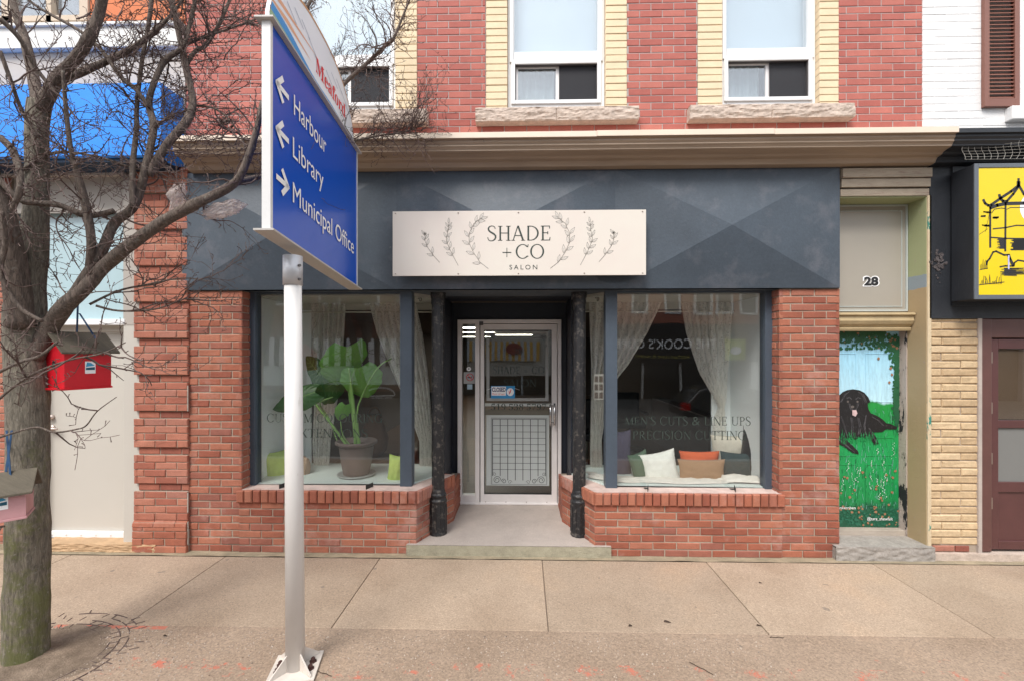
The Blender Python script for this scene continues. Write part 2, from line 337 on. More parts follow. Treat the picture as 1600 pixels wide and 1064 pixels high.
    for f in fs: L.append([((vs[i][0]-x0)/cap+.04, vs[i][1]/cap) for i in f])
    return (x1-x0)/cap+.10, L
def roman(mb, body, u0, u1, w0, w1, fr):
    x = 0; polys = []
    for k, ch in enumerate(body):
        w_, L = _glyph(ch); polys += [[(px+x, py) for px, py in q] for q in L]; x += w_+.05
    x -= .05; sx = (u1-u0)/x; sy = (w1-w0)
    for q in polys: mb.add([fr(u0+px*sx, w0+py*sy) for px, py in q], [tuple(range(len(q)))])
    return mb

# ---------------------------------------------------------------- brickwork: every brick is a worn, chamfered block
def bricks(mb, org, ud, nd, L, H, ch=.0675, bl=.21, mo=.009, holes=(), rnd=None, jit=.003, depth=.03, ph=0.0, tb=(0,1), bond=True, chamf=.005, skip=None):
    """org = lower left on the outer face; ud = direction along the wall; nd = outward normal; holes = (u0,u1,z0,z1)"""
    rnd = rnd or R; org = Vector(org); ud = Vector(ud).normalized(); nd = Vector(nd).normalized(); k = 0; z = 0
    while z < H-.012:
        z1 = min(z+ch-mo, H); zm = (z+z1)/2
        seg = [(0, L)]
        for (a, b, c, d) in holes:
            if c <= zm <= d:
                ns_ = []
                for (p, q) in seg:
                    if b <= p or a >= q: ns_.append((p, q)); continue
                    if a > p: ns_.append((p, a))
                    if b < q: ns_.append((b, q))
                seg = ns_
        off = (k % 2)*bl*.5 if bond else 0
        for (p, q) in seg:
            u = -bl+off+ph*bl
            while u < q:
                a, b = max(u, p), min(u+bl-mo, q-(mo*.5 if q < L else 0))
                u += bl
                if b-a < .02: continue
                if skip and skip(a, b, z): continue
                c = chamf; pr = rnd.uniform(-jit, jit); ja = lambda: rnd.uniform(-jit, jit)*.6
                def q3(uu, zz, dd): return org+ud*uu+Vector((0,0,zz))+nd*dd
                vs = [q3(a,z,-depth),q3(b,z,-depth),q3(b,z1,-depth),q3(a,z1,-depth),
                      q3(a+ja(),z+ja(),pr-c),q3(b+ja(),z+ja(),pr-c),q3(b+ja(),z1+ja(),pr-c),q3(a+ja(),z1+ja(),pr-c),
                      q3(a+c,z+c,pr+ja()),q3(b-c,z+c,pr+ja()),q3(b-c,z1-c,pr+ja()),q3(a+c,z1-c,pr+ja())]
                fs = [(8,9,10,11)]+[(i,(i+1)%4,(i+1)%4+4,i+4) for i in range(4)]+[(i+4,(i+1)%4+4,(i+1)%4+8,i+8) for i in range(4)]
                mb.add(vs, fs, rnd.uniform(*tb))
        z += ch; k += 1
    return mb
# ================================================================ GROUND
def concrete(name, col, red=False, scale=1.0):
    m, n, bs, ns, ls = newmat(name); tc = ns.new('ShaderNodeTexCoord'); v = tc.outputs['Object']
    n1 = N(ns, 'ShaderNodeTexNoise', Scale=1.1, Detail=5, Roughness=.6); ls.new(v, n1.inputs[0])
    r1 = rampn(ns, [(.3, (col[0]*.80, col[1]*.77, col[2]*.74)), (.55, col), (.75, (col[0]*1.10, col[1]*1.04, col[2]*.98))]); ls.new(n1.outputs['Fac'], r1.inputs[0])
    vo = N(ns, 'ShaderNodeTexVoronoi', Scale=150*scale); ls.new(v, vo.inputs[0])
    r2 = rampn(ns, [(0, .78), (.4, .99), (.8, 1.05), (1, 1.24)]); sp = ns.new('ShaderNodeSeparateColor'); ls.new(vo.outputs['Color'], sp.inputs[0]); ls.new(sp.outputs[0], r2.inputs[0])
    c = mixc(ns, ls, 1.0, r1.outputs[0], r2.outputs[0], 'MULTIPLY')
    n3 = N(ns, 'ShaderNodeTexNoise', Scale=70*scale, Detail=4, Roughness=.8); ls.new(v, n3.inputs[0])
    r3 = rampn(ns, [(.3, .78), (.7, 1.18)]); ls.new(n3.outputs['Fac'], r3.inputs[0]); c = mixc(ns, ls, 1.0, c, r3.outputs[0], 'MULTIPLY')
    at = ns.new('ShaderNodeAttribute'); at.attribute_name = 'tint'; ra = rampn(ns, [(0,.90),(1,1.06)]); ls.new(at.outputs['Fac'], ra.inputs[0]); c = mixc(ns, ls, 1.0, c, ra.outputs[0], 'MULTIPLY')
    ng = N(ns, 'ShaderNodeTexNoise', Scale=9, Detail=2, Roughness=.4); ls.new(v, ng.inputs[0]); rg_ = rampn(ns, [(.74, 0), (.755, .55)]); ls.new(ng.outputs['Fac'], rg_.inputs[0]); c = mixc(ns, ls, rg_.outputs[0], c, (.13,.11,.095))
    n4 = N(ns, 'ShaderNodeTexNoise', Scale=2.6, Detail=8, Roughness=.75); ls.new(v, n4.inputs[0])
    r4 = rampn(ns, [(.58, 0), (.78, .5)]); ls.new(n4.outputs['Fac'], r4.inputs[0]); c = mixc(ns, ls, r4.outputs[0], c, (.20,.15,.11))
    sx = ns.new('ShaderNodeSeparateXYZ'); ls.new(v, sx.inputs[0])
    if red:   # worn red paint bands along the pavement
        def band(y0, y1, x0, x1, thr):
            mr = []
            for (sock, a, b) in ((sx.outputs['Y'], y0, y1), (sx.outputs['X'], x0, x1)):
                for (t, op) in ((a, 'GREATER_THAN'), (b, 'LESS_THAN')):
                    q = ns.new('ShaderNodeMath'); q.operation = op; ls.new(sock, q.inputs[0]); q.inputs[1].default_value = t; mr.append(q.outputs[0])
            nn = N(ns, 'ShaderNodeTexNoise', Scale=7, Detail=9, Roughness=.8); ls.new(v, nn.inputs[0]); rr = rampn(ns, [(thr, 0), (thr+.05, .8)]); ls.new(nn.outputs['Fac'], rr.inputs[0])
            o = rr.outputs[0]
            for s_ in mr:
                q = ns.new('ShaderNodeMath'); q.operation = 'MULTIPLY'; ls.new(o, q.inputs[0]); ls.new(s_, q.inputs[1]); o = q.outputs[0]
            return o
        for b in red: c = mixc(ns, ls, band(*b), c, (.50,.135,.085))
    ls.new(c, bs.inputs['Base Color']); bs.inputs['Roughness'].default_value = .9
    mu = ns.new('ShaderNodeMath'); mu.operation = 'ADD'; ls.new(n3.outputs['Fac'], mu.inputs[0]); ls.new(sp.outputs[0], mu.inputs[1])
    bp = ns.new('ShaderNodeBump'); bp.inputs['Strength'].default_value = .5; bp.inputs['Distance'].default_value = .004; ls.new(mu.outputs[0], bp.inputs['Height']); ls.new(bp.outputs[0], bs.inputs['Normal'])
    return m
M['conc'] = concrete('sidewalk_concrete', (.385,.293,.214))
xr = X(80,-1.15)
M['conc_out'] = concrete('worn_outer_paving', (.355,.264,.192), red=[(P(160,1000,-1.17).y-.02,-1.155,P(80,985,-1.2).x,P(255,985,-1.2).x,.44),(-1.62,-1.47,-3.2,3.4,.56),(-1.44,-1.36,-.1,3.6,.62),(-1.56,-1.50,-2.2,-1.6,.50)], scale=.75)
M['asphalt'] = concrete('asphalt_mat', (.13,.127,.12))
M['moss'] = surf('mossy_edge_concrete', (.30,.255,.17), .95, .3, 8, col2=(.35,.28,.19), bump=.7, bscale=120, fine=.2)
b = MB(); b.grid(lambda u,v: Vector((-260+520*u, -260+520*v, -1.45 if v < .465 else -.35)), 2, 200)
b.build('ground', M['asphalt']).__setitem__('kind', 'structure')
joints = [-9.9,-8.45,-7.0,-5.57,-4.13,-2.70,-1.29,.165,1.61,3.05,4.5,5.95,7.4,8.85,10.3]
b = MB()
for a, c in zip(joints, joints[1:]):
    b.box(a+.003, c-.003, -1.145, -.105, -.1, R.uniform(-.0015,.001), R.random())
tag(b.build('sidewalk', M['conc'], bev=.004), 'tan concrete sidewalk slabs in front of the shop with worn joints', kind='structure')
b = MB(); b.grid(lambda u,v: Vector((-10+20.3*u, -.101+.14*v, .002+.006*noise.noise(Vector((u*90,v*3,0))))), 300, 4)
tag(b.build('sidewalk_edge', M['moss']), kind='structure')
b = MB(); b.box(-10, 10.3, -1.149, -.02, -.2, -.012)
tag(b.build('sidewalk_joint_bed', surf('joint_dirt', (.20,.15,.11), .95, .2, 10)), kind='structure')
b = MB(); b.box(-10, 10.3, -3.35, -1.1465, -.2, -.0015)
tag(b.build('outer_paving', M['conc_out'], bev=.004), kind='structure')
b = MB(); b.box(-10, 10.3, -3.52, -3.354, -.3, -.004)
tag(b.build('kerb', surf('kerb_concrete', (.36,.34,.31), .9, .2, 6, bump=.4, bscale=100), bev=.015), kind='structure')
prof = [(-3.525,-.14),(-6,-.22),(-10,-.6),(-13.2,-1.05)]
b = MB()
for (p, q) in zip(prof, prof[1:]): b.quad((-60,p[0],p[1]),(60,p[0],p[1]),(60,q[0],q[1]),(-60,q[0],q[1]))
tag(b.build('road', M['asphalt']), kind='structure')
b = MB(); b.box(-60, 60, -16.98, -13.2, -1.4, -.95)
tag(b.build('far_sidewalk', M['conc'], bev=.02), kind='structure')

# ================================================================ SALON BUILDING
G = .17                                            # depth of the shop glass behind the brick face
SB = thing('shop_building', 'red brick two-storey building in the middle with slate blue shopfront', 'building', (0, .5, 0))
BL, BR = X(290), X(1441)
PLa, PLb, PRa, PRb = X(293), X(378), X(1218), X(1312)
FB, FT = Z(452,-.02), 3.50                         # fascia bottom / top
DOORX0, DOORX1 = PRb, X(1447)                      # side doorway opening
# upper wall with three windows
UZ0, UZ1 = 3.66, 6.4
SILLZ0, SILLZ1 = Z(190,-.08,870), Z(168,-.08,870)
WZ0 = Z(165,.06,870)
wins = []
for (q0, f0, f1, q1) in ((430,463,620,652),(759,793,945,980),(1090,1125,1275,1311)):
    wins.append((X(q0), X(f0,.05), X(f1,.05), X(q1)))
CH = .0645
holes = [(a-BL, d-BL, SILLZ1-.03-UZ0, 6.0-UZ0) for (a,_,_,d) in wins]
b = MB(); bricks(b, (BL,0,UZ0), (1,0,0), (0,-1,0), BR-BL, UZ1-UZ0, CH, .205, .007, holes, jit=.0012, chamf=.003)
b.build('brickwork', M['brick_up'], SB, label='smooth pinkish red brick of the upper storey')
b = MB(); z0 = UZ0
edges = [BL]+[e for w_ in wins for e in (w_[0]+.0, w_[3])]+[BR]
for i in range(0, len(edges), 2): b.box(edges[i], edges[i+1], .004, .28, UZ0-.1, UZ1)
for (a,f0,f1,d) in wins: b.box(a, d, .004, .28, UZ0-.1, SILLZ1-.06); b.box(a, d, .004, .28, 6.0, UZ1)
b.build('mortar_wall', M['mortar_g'], SB)
for i, (a, f0, f1, d) in enumerate(wins):
    zq = SILLZ1-.005
    for (p, q) in ((a+.003, f0), (f1, d-.003)):
        b = MB(); bricks(b, (p,-.002,zq), (1,0,0), (0,-1,0), q-p, 5.99-zq, CH, .6, .006, jit=.0015, bond=False, depth=.2, ph=.99, chamf=.003)
        qo = b.build('quoin', M['brick_ye'], SB, label='cream yellow brick strip beside the window')
        MB().box(p+.002, q-.002, .008, .2, zq, 5.995).build('mortar', M['mortar_ye'], qo)
    # stone sill
    s0, s1 = (X(743,-.08), X(998,-.08)) if i == 1 else ((X(1078,-.08), X(1335,-.08)) if i == 2 else (X(410,-.08), X(667,-.08)))
    b = MB(); L = s1-s0
    def fs(u, v, s0=s0, L=L):
        x = s0+L*u; n_ = noise.noise(Vector((x*9, v*6, 3.1)))*.011+noise.noise(Vector((x*31, v*12, 1)))*.006
        if v < .14: return Vector((x, .02-.11*v/.14, SILLZ0+.004))
        if v > .86: return Vector((x, -.09+.12*(v-.86)/.14, SILLZ1+.01*(v-.86)))
        t = (v-.14)/.72; e = .012 if abs(u-.5) < .004 else 0
        return Vector((x, -.088+n_+e-.006*math.sin(math.pi*t), SILLZ0+.004+(SILLZ1-SILLZ0-.004)*t+n_*.3))
    b.grid(fs, 140, 14); b.box(s0, s1, -.075, .02, SILLZ0+.002, SILLZ1-.005)
    b.build('window_sill', M['stone'], SB)
    # window
    zt = 6.0; rail0, rail1 = Z(98,.06,870), Z(82,.06,870)
    b = MB(); b.ring((f0+.002, WZ0-.03), (f1-.002, zt), (.06,.06,.075,.06), .055, .15); b.box(f0+.062, f1-.062, .05, .15, rail0, rail1)
    b.ring((f0+.02, rail0-.004), (f1-.02, zt-.02), (.032,.032,.02,.02), .040, .056)
    b.ring((f0+.035, WZ0+.006), (f1-.035, rail0+.012), .035, .038, .056)
    wd = b.build('window', M['white'], SB, bev=.004)
    gx0, gx1 = f0+.085, f1-.085
    MB().box(f0+.05, f1-.05, .093, .098, rail1-.02, zt-.02).build('upper_pane', M['glass_up'], wd)
    b = MB(); lz0, lz1 = WZ0+.045, rail0-.02; mid = (gx0+gx1)/2+.02
    b.ring((gx0-.01, lz0), (mid+.015, lz1), (.022,.034,.012,.012), .092, .115); b.build('sliding_sash', M['alu'], wd, bev=.002)
    MB().box(gx0, mid, .10, .104, lz0, lz1).build('lower_pane', M['glass_up'], wd)
    MB().ring((gx0-.022, lz0-.006), (gx1+.024, lz1+.012), .012, .060, .14).build('sash_track', M['alu_dk'], wd)
    MB().box(mid+.01, gx1+.02, .082, .084, lz0, lz1).build('insect_screen', M['screen'], wd)
    b = MB(); b.grid(lambda u,v: Vector((f0+.03+(f1-f0-.06)*u, .2+.002*math.sin(u*9), rail1-.05+(zt-rail1)*v)), 60, 1); b.build('blind', M['blind'], wd)
    b = MB(); b.grid(lambda u,v: Vector((gx0-.03+(mid-gx0)*u, .19+.012*math.sin(u*30+i), lz0-.03+(rail0-lz0+.03)*v)), 40, 1); b.build('curtain', M['blind2'], wd)
    if i == 2: MB().box(mid+.12, gx1+.05, .24, .25, lz0-.03, rail0).build('curtain', M['blind2'], wd)
    if i == 0: MB().lathe((mid+.07,.28,lz0-.02), [(.05,0),(.07,.05),(.05,.13),(.02,.18)], 16).build('red_vase', surf('red_glaze', (.5,.02,.02), .3), wd)
b = MB()
b.box(BL+.02, BR-.02, 1.0, 1.05, UZ0+.1, UZ1); b.box(BL+.02, BR-.02, .285, 1.0, UZ0+.1, UZ0+.14)
b.build('upper_room', M['room_dk'], SB); MB().box(BL-.02, BR+.02, -.05, 1.2, UZ1+.001, UZ1+.12).build('coping', M['stone'], SB)

# cornice: moulded profile run along the front
CX0, CX1 = -3.06, 3.60
cprof = [(.0,3.715),(-.30,3.70),(-.30,3.664),(-.278,3.661),(-.278,3.642),(-.264,3.625),(-.268,3.612),(-.256,3.601),(-.246,3.588),(-.246,3.580),(-.228,3.574),(-.20,3.571),(-.165,3.562),(-.15,3.548),(-.135,3.545),(-.11,3.540),(-.095,3.522),(-.085,3.503),(-.055,3.498),(0,3.495)]
b = MB(); nn = 90
def wav(x, k): return .0025*noise.noise(Vector((x*1.3, k, 0)))
for i in range(nn):
    xa, xb = CX0+(CX1-CX0)*i/nn, CX0+(CX1-CX0)*(i+1)/nn
    for k in range(2, len(cprof)-1):
        (y0,z0),(y1,z1) = cprof[k], cprof[k+1]
        b.quad((xa,y0,z0+wav(xa,k)),(xb,y0,z0+wav(xb,k)),(xb,y1,z1+wav(xb,k+1)),(xa,y1,z1+wav(xa,k+1)))
for x in (CX0, CX1): b.add([(x,y,z) for y,z in cprof], [tuple(range(len(cprof)))])
cor = b.build('cornice', M['cornice'], SB)
b = MB()
for (xa, xb, dz) in ((CX0-.01,-1.2,.002),(-1.2,.62,0),(.62,2.1,.004),(2.1,CX1+.005,.001)):
    b.box(xa+.0008, xb-.0008, -.306, 0, 3.664+dz, 3.712+dz)
b.build('flashing', M['cap'], cor, bev=.002)
MB().box(CX0+.02, CX1-.02, -.003, .3, 3.4, 3.7).build('cornice_backing', M['mortar'], SB)

for px in (590,630,727,824,922,1054,1154,1251,1347,1410):
    MB().box(X(px)-.006, X(px)+.006, -.004, .01, 3.735, 3.79).build('weep_slot', M['black'], SB)
# fascia: three bays of low four-sided pyramids
FX0, FX1 = X(285,-.02), X(1312,-.02)
b = MB(); fy = -.022
for i in range(3):
    xa = FX0+(FX1-FX0)*i/3; xb = FX0+(FX1-FX0)*(i+1)/3; c = ((xa+xb)/2, fy-.11, (FB+FT)/2-.0)
    q = [(xa,fy,FB),(xb,fy,FB),(xb,fy,FT),(xa,fy,FT)]
    n_ = 22
    for k in range(4):
        p0, p1 = Vector(q[k]), Vector(q[(k+1)%4]); cc = Vector(c)
        b.add([p0, p1, cc], [(0,1,2)])
b.box(FX0, FX1, fy+.003, .06, FB, FT); b.box(FX0, FX1, fy+.003, G+.35, FB, FB+.02)
b.build('fascia', M['fascia'], SB)
MB().box(FX0+.05, DOORX0, .065, .3, FB+.03, 3.55).build('lintel', M['mortar'], SB)

# brick piers
LCH = .0672
def shape_wall(name, segs, H, z0=0.0, mat='brick_lo', tb=(0,1), mor='mortar', parent=None, **k):
    """segs = list of (p0, p1, normal) in plan, outer face; bricks + mortar 6 mm behind"""
    b = MB(); m = MB()
    for (p, q, nd, *r) in segs:
        p = Vector((*p, z0)); q = Vector((*q, z0)); d = q-p; nd = Vector((*nd,0)).normalized()
        kk = dict(k);
        if r: kk.update(r[0])
        bricks(b, p, d, nd, d.length, H, LCH, .212, .0095, tb=tb, **kk)
        m.quad(p-nd*.007, q-nd*.007, q-nd*.007+Vector((0,0,H)), p-nd*.007+Vector((0,0,H)))
    o = b.build(name, M[mat], parent or SB); m.build('mortar', M[mor], o); return o
shape_wall('brick_pier', [((PLa,0),(PLb,0),(0,-1)), ((PLb,0),(PLb,G+.1),(1,0))], FB-.002)
shape_wall('brick_pier', [((PRa,0),(PRb,0),(0,-1)), ((PRa,G+.1),(PRa,0),(-1,0)), ((PRb,0),(PRb,.34),(1,0))], FB-.002)
b = MB(); b.box(PLa+.03, PLb-.03, .03, .5, 0, FB); b.box(PRa+.03, PRb-.03, .03, .5, 0, 3.5); b.build('pier_core', M['mortar'], SB)
shape_wall('brick_pier', [((PRb,.0),(PRb,.34),(1,0))], 3.5-FB, z0=FB)
# bay geometry in plan
LS = [(PLb-.02,-.012),(X(651,0),-.012),(X(709,.57),.57)]
RS = [(X(1218,0)+.02,-.012),(X(929,0),-.012),(X(878,.57),.57)]
LWZ = .462
def nrm(p, q, flip):
    d = Vector((q[0]-p[0], q[1]-p[1])); n_ = Vector((d.y,-d.x)).normalized(); return (n_*(-1 if flip else 1))[:]
def poly_box(mb, pts, z0, z1): mb.prism([(x,y,z0) for x,y in pts], (0,0,z1-z0))
for side, SG in (('l', LS), ('r', RS)):
    n2 = nrm(SG[1], SG[2], side == 'r')
    o = shape_wall('low_brick_wall', [(SG[0], SG[1], (0,-1)) if side == 'l' else (SG[1], SG[0], (0,-1)), (SG[1], SG[2], n2), (SG[2], (SG[2][0], 1.1), (1,0) if side == 'l' else (-1,0))], LWZ)
    # rowlock cap
    b = MB(); zt = .573
    def cap(p, q, nd, depth):
        p = Vector((*p,0)); q = Vector((*q,0)); d = (q-p); L = d.length; d.normalize(); nd = Vector((*nd,0)).normalized(); n_ = int(round(L/.0745)); w_ = L/n_
        for i in range(n_):
            a = i*w_+.004; e = (i+1)*w_-.004; h = R.uniform(-.003,.003); pr = R.uniform(-.004,.004); c = .008
            def q3(u, dd, z): return p+d*u+nd*dd+Vector((0,0,z))
            pts = lambda dd, ins, zi: [q3(a+ins, dd, LWZ+zi), q3(e-ins, dd, LWZ+zi), q3(e-ins, dd, zt+h-zi), q3(a+ins, dd, zt+h-zi)]
            A = pts(-depth, 0, 0); B = pts(.022+pr-c, 0, 0); C_ = pts(.022+pr, c, c)
            b.add(A+B+C_, [(8,9,10,11)]+[(i_, (i_+1)%4, (i_+1)%4+4, i_+4) for i_ in range(4)]+[(i_+4, (i_+1)%4+4, (i_+1)%4+8, i_+8) for i_ in range(4)], R.uniform(0,.9))
    if side == 'l': cap((SG[0][0]-.02,SG[0][1]), SG[1], (0,-1), .12)
    else: cap(SG[1], (SG[0][0]+.02,SG[0][1]), (0,-1), .12)
    cap(SG[1], SG[2], n2, .10)
    b.build('brick_sill', M['brick_lo'], o)
    gy = G+.03
    sgn = 1 if side == 'l' else -1
    b = MB(); top = [(SG[0][0],.0),(SG[1][0]-sgn*.0,.0),(SG[2][0]+sgn*.0,.57),(SG[2][0]-sgn*.16,.57),(X(645,G) if side=='l' else X(945,G),gy),(SG[0][0],gy)]
    poly_box(b, top, LWZ+.02, zt+.004); b.build('sill_wash', surf('limed_sill_mortar', (.55,.42,.37), .95, .3, 9, spots=[(.6,6,(.42,.2,.15),.15)], bump=.5, bscale=80), o)
    b = MB(); core = [(SG[0][0],.02),(SG[1][0]-sgn*.02,.02),(SG[2][0]-sgn*.03,.56),(SG[2][0]-sgn*.03,1.1),(SG[0][0],1.1)]
    poly_box(b, core, 0, .455); b.build('wall_core', M['mortar'], o)

# step
b = MB(); SX0, SX1 = X(635,-.04), X(955,-.04)
b.grid(lambda u,v: Vector((SX0+(SX1-SX0)*u, -.045+1.17*v, .097+.0015*noise.noise(Vector((u*40,v*20,0))))), 120, 60)
st = b.build('doorstep', M['step'], SB)
b = MB(); b.grid(lambda u,v: Vector((SX0+(SX1-SX0)*u, -.045-.002*noise.noise(Vector((u*60,v*4,2)))-.004*(1-v), .097*v-.002)), 160, 6)
b.box(SX0, SX0+.002, -.045, .0, 0, .096); b.box(SX1-.002, SX1, -.045, 0, 0, .096); b.build('step_face', M['step_face'], st)

# display windows (posts, head, glass)
def disp_window(x0, x1, jambs, side):
    z0, z1 = Z(757,G,500), Z(460,G,500)
    b = MB()
    for (a, c, d) in jambs: b.box(a, c, G-.045, G+d, .577, FB)
    b.box(x0, x1, G-.02, G+.05, z1, FB); b.box(x0, x1, G-.012, G+.04, .577, z0)
    o = b.build('display_window', M['slate'], SB, bev=.004)
    MB().box(x0, x1, G-.002, G+.004, z0-.01, z1+.01).build('glass_pane', M['glass'], o)
    return o
dwL = disp_window(X(403,G), X(627,G), [(X(392,G), X(403,G), .06), (X(627,G), X(645,G), .07)], 'l')
dwR = disp_window(X(963,G), X(1192,G), [(X(1192,G), X(1203,G), .06), (X(945,G), X(963,G), .07)], 'r')
MB().box(PLb-.01, X(394,G), G-.03, G+.12, .57, FB).build('jamb', M['slate'], SB)
MB().box(X(1201,G), PRa+.01, G-.03, G+.12, .57, FB).build('jamb', M['slate'], SB)
XW0, XW1 = X(694,.60), X(893,.60)
for (a, c, nm) in (((X(643,G+.04), G+.04), (XW0, .60), 'l'), ((X(947,G+.04), G+.04), (XW1, .60), 'r')):
    p, q = Vector((*a, 0)), Vector((*c, 0)); d = (q-p).normalized(); n_ = Vector((d.y,-d.x,0))*.003
    b = MB(); b.add([p+n_+Vector((0,0,.58)), q+n_+Vector((0,0,.58)), q+n_+Vector((0,0,FB)), p+n_+Vector((0,0,FB)), p-n_+Vector((0,0,.58)), q-n_+Vector((0,0,.58)), q-n_+Vector((0,0,FB)), p-n_+Vector((0,0,FB))], [(0,1,2,3),(7,6,5,4),(0,4,5,1),(3,2,6,7),(0,3,7,4),(1,5,6,2)])
    o = b.build('side_glass', M['glass'], SB)
# deep entrance recess
b = MB(); dy = 1.12; FX = (X(716,dy), X(876,dy)); DZ0, DZ1 = .098, Z(500,dy,796)
b.box(XW0-.03, XW0+.008, .60, dy, .3, FB); b.box(XW1-.008, XW1+.03, .60, dy, .3, FB)
b.box(XW0-.03, FX[0], dy+.0, dy+.08, .09, FB); b.box(FX[1], XW1+.03, dy, dy+.08, .09, FB); b.box(FX[0], FX[1], dy, dy+.08, DZ1, FB)
b.box(XW0, XW0+.014, .62, dy-.02, .12, .14)
for k in range(5):
    z = .55+k*.42; b.box(XW0+.008, XW0+.012, .62, dy-.01, z, z+.006); b.box(XW1-.012, XW1-.008, .62, dy-.01, z, z+.006)
b.build('recess_wall', M['darkwood'], SB)
MB().box(X(640,0), X(950,0), .1, dy+.08, FB+.001, FB+.03).build('recess_ceiling', M['darkwood'], SB)

# cast-iron columns
for (px) in (684.5, 905):
    c = P(px, 835, .225); cx = c.x; b = MB(); z0 = .097
    b.lathe((cx,.225,z0), [(.083,0),(.086,.01),(.082,.03),(.082,.30),(.086,.318),(.086,.33),(.078,.345),(.076,.36),(.082,.37),(.082,.385),(.070,.40),(.067,.42),(.062,.44),(.062,2.20),(.068,2.22),(.068,2.26),(.075,2.29),(.075,FB-z0)], 12)
    col = b.build('column', M['iron'], SB)
    b = MB()
    for k in range(12):
        a = 2*math.pi*k/12; b.tube([(cx+.081*math.cos(a), .225+.081*math.sin(a), z0+.04), (cx+.081*math.cos(a), .225+.081*math.sin(a), z0+.29)], .006, 6)
    b.build('fluting', M['iron'], col)

# entrance door
fw = [X(p, dy) for p in (715.8, 722.4, 743, 749.8, 751, 757, 861.5, 870, 871, 876.5)]
zz = lambda py: Z(py, dy, 796)
b = MB(); b.ring((fw[0], DZ0), (fw[9], DZ1), (fw[1]-fw[0], fw[9]-fw[8], .02, zz(500)-zz(506)), dy-.05, dy+.06)
b.box(fw[2], fw[3], dy-.05, dy+.06, DZ0+.02, zz(506)); b.box(fw[1], fw[2], dy-.04, dy+.05, DZ0+.02, zz(772))
fr_ = b.build('door_frame', M['alu'], SB, bev=.003)
MB().box(fw[1], fw[2], dy+.0, dy+.006, zz(773), zz(506)).build('sidelight', M['glass_dr'], fr_)
b = MB(); b.ring((fw[4], DZ0+.012), (fw[7], zz(507)), (fw[5]-fw[4], fw[7]-fw[6], zz(770)-DZ0-.012, zz(507)-zz(516)), dy-.035, dy+.01)
DR = b.build('entrance_door', M['alu'], SB, bev=.003)
gx0, gx1 = fw[5], fw[6]
MB().box(gx0-.005, gx1+.005, dy-.012, dy-.006, zz(771), zz(515)).build('door_glass', M['glass_dr'], DR)
b = MB(); b.ring((gx0, zz(770)), (gx1, zz(516)), .006, dy-.037, dy-.012); b.ring((fw[4]-.004, DZ0+.006), (fw[7]+.003, zz(506)+.001), .004, dy-.03, dy-.02)
b.build('gasket', M['black'], DR)
b = MB(); b.box(gx0, gx1, dy+.02, dy+.045, zz(634.5), zz(630.3)); b.build('push_bar', M['white'], DR)
MB().box(fw[4]+.01, fw[7]-.01, dy+.012, dy+.03, zz(648), zz(640)).build('mid_rail', surf('bronze_rail', (.14,.10,.06), .5), DR)
yf = dy-.0135; hx0, hx1 = X(764, yf), X(855.5, yf)
b = MB(); b.box(X(760,yf), X(858,yf), yf, yf+.0006, Z(758,yf), Z(648,yf)); b.build('frosted_film', M['frost'], DR)
b = MB(); b.ring((X(760,yf), Z(626,yf)), (X(857,yf), Z(518,yf)), (.035,.035,.035,.03), yf, yf+.0006); b.build('frosted_border', M['frost2'], DR)
M['gridline'] = surf('film_line', (.06,.07,.07), .6, 0, 5, bump=0)
b = MB(); fy2 = front(yf-.001)
gxs = [X(769.7+11.83*i, yf) for i in range(8)]; gzs = [Z(654.5+9.8*i, yf) for i in range(10)]
for x in gxs: b.stroke([(x, gzs[0]), (x, gzs[-1] if x not in gxs[2:6] else gzs[-1]-.05)], .008, fy2)
for z in gzs[:-1]: b.stroke([(gxs[0], z), (gxs[-1], z)], .005, fy2)
for (d_) in (.008, .016): 
    x0_, x1_, z0_, z1_ = gxs[0]-d_, gxs[-1]+d_, Z(756,yf)-d_*.1, gzs[0]+d_
    b.stroke([(x0_,z0_),(x0_,z1_),(x1_,z1_),(x1_,z0_),(x0_,z0_)], .003, fy2)
def scroll(cx, cz, r, sx, sz, turns=1.6, w_=.006):
    pts = [(cx+sx*r*(1-t*.72)*math.cos(t*turns*2*math.pi), cz+sz*r*(1-t*.72)*math.sin(t*turns*2*math.pi)) for t in [i/26 for i in range(27)]]
    b.stroke(pts, w_, fy2)
zb = Z(750,yf)
for sx, xx in ((1, gxs[0]), (-1, gxs[-1])):
    scroll(xx+sx*.05, zb+.005, .045, sx, 1); scroll(xx+sx*.13, zb-.01, .03, -sx, 1, 1.3); scroll(xx+sx*.02, zb+.07, .022, -sx, 1, 1.2, .004); scroll(xx+sx*.20, zb-.02, .024, sx, 1, 1.1, .004)
    scroll(X(856.5 if sx < 0 else 761, yf)+sx*.05, Z(528,yf), .035, sx, 1, 1.5, .005); scroll(X(856.5 if sx < 0 else 761, yf)+sx*.03, Z(541,yf), .018, -sx, 1, 1.2, .004)
b.build('film_pattern', M['gridline'], DR)
T = front(yf-.0012)
b = MB(); roman(b, 'SHADE + CO', X(770,yf), X(851,yf), Z(583.5,yf), Z(572.5,yf), T); b.build('door_lettering', M['ink'], DR); b = MB()
roman(b, 'SALON', X(787,yf), X(838,yf), Z(603.5,yf), Z(592.5,yf), T); b.build('door_lettering', M['ink'], DR); b = MB()
text(b, '519 538 5797', X(767.5,yf), X(853.5,yf), Z(640,yf), Z(630.8,yf), T, off=-.008, ser=True); b.build('door_lettering', M['ink'], DR); b = MB()
text(b, '28', X(804,yf), X(816,yf), Z(553.5,yf), Z(545.5,yf), T, off=-.006, ser=True)
b.build('door_lettering', M['ink'], DR)
b = MB()
for k in range(4): b.lathe((fw[4]+.06+.235*k, dy-.037, DZ0+.03), [(.004,-.004),(.006,0),(.004,.004)], 8)
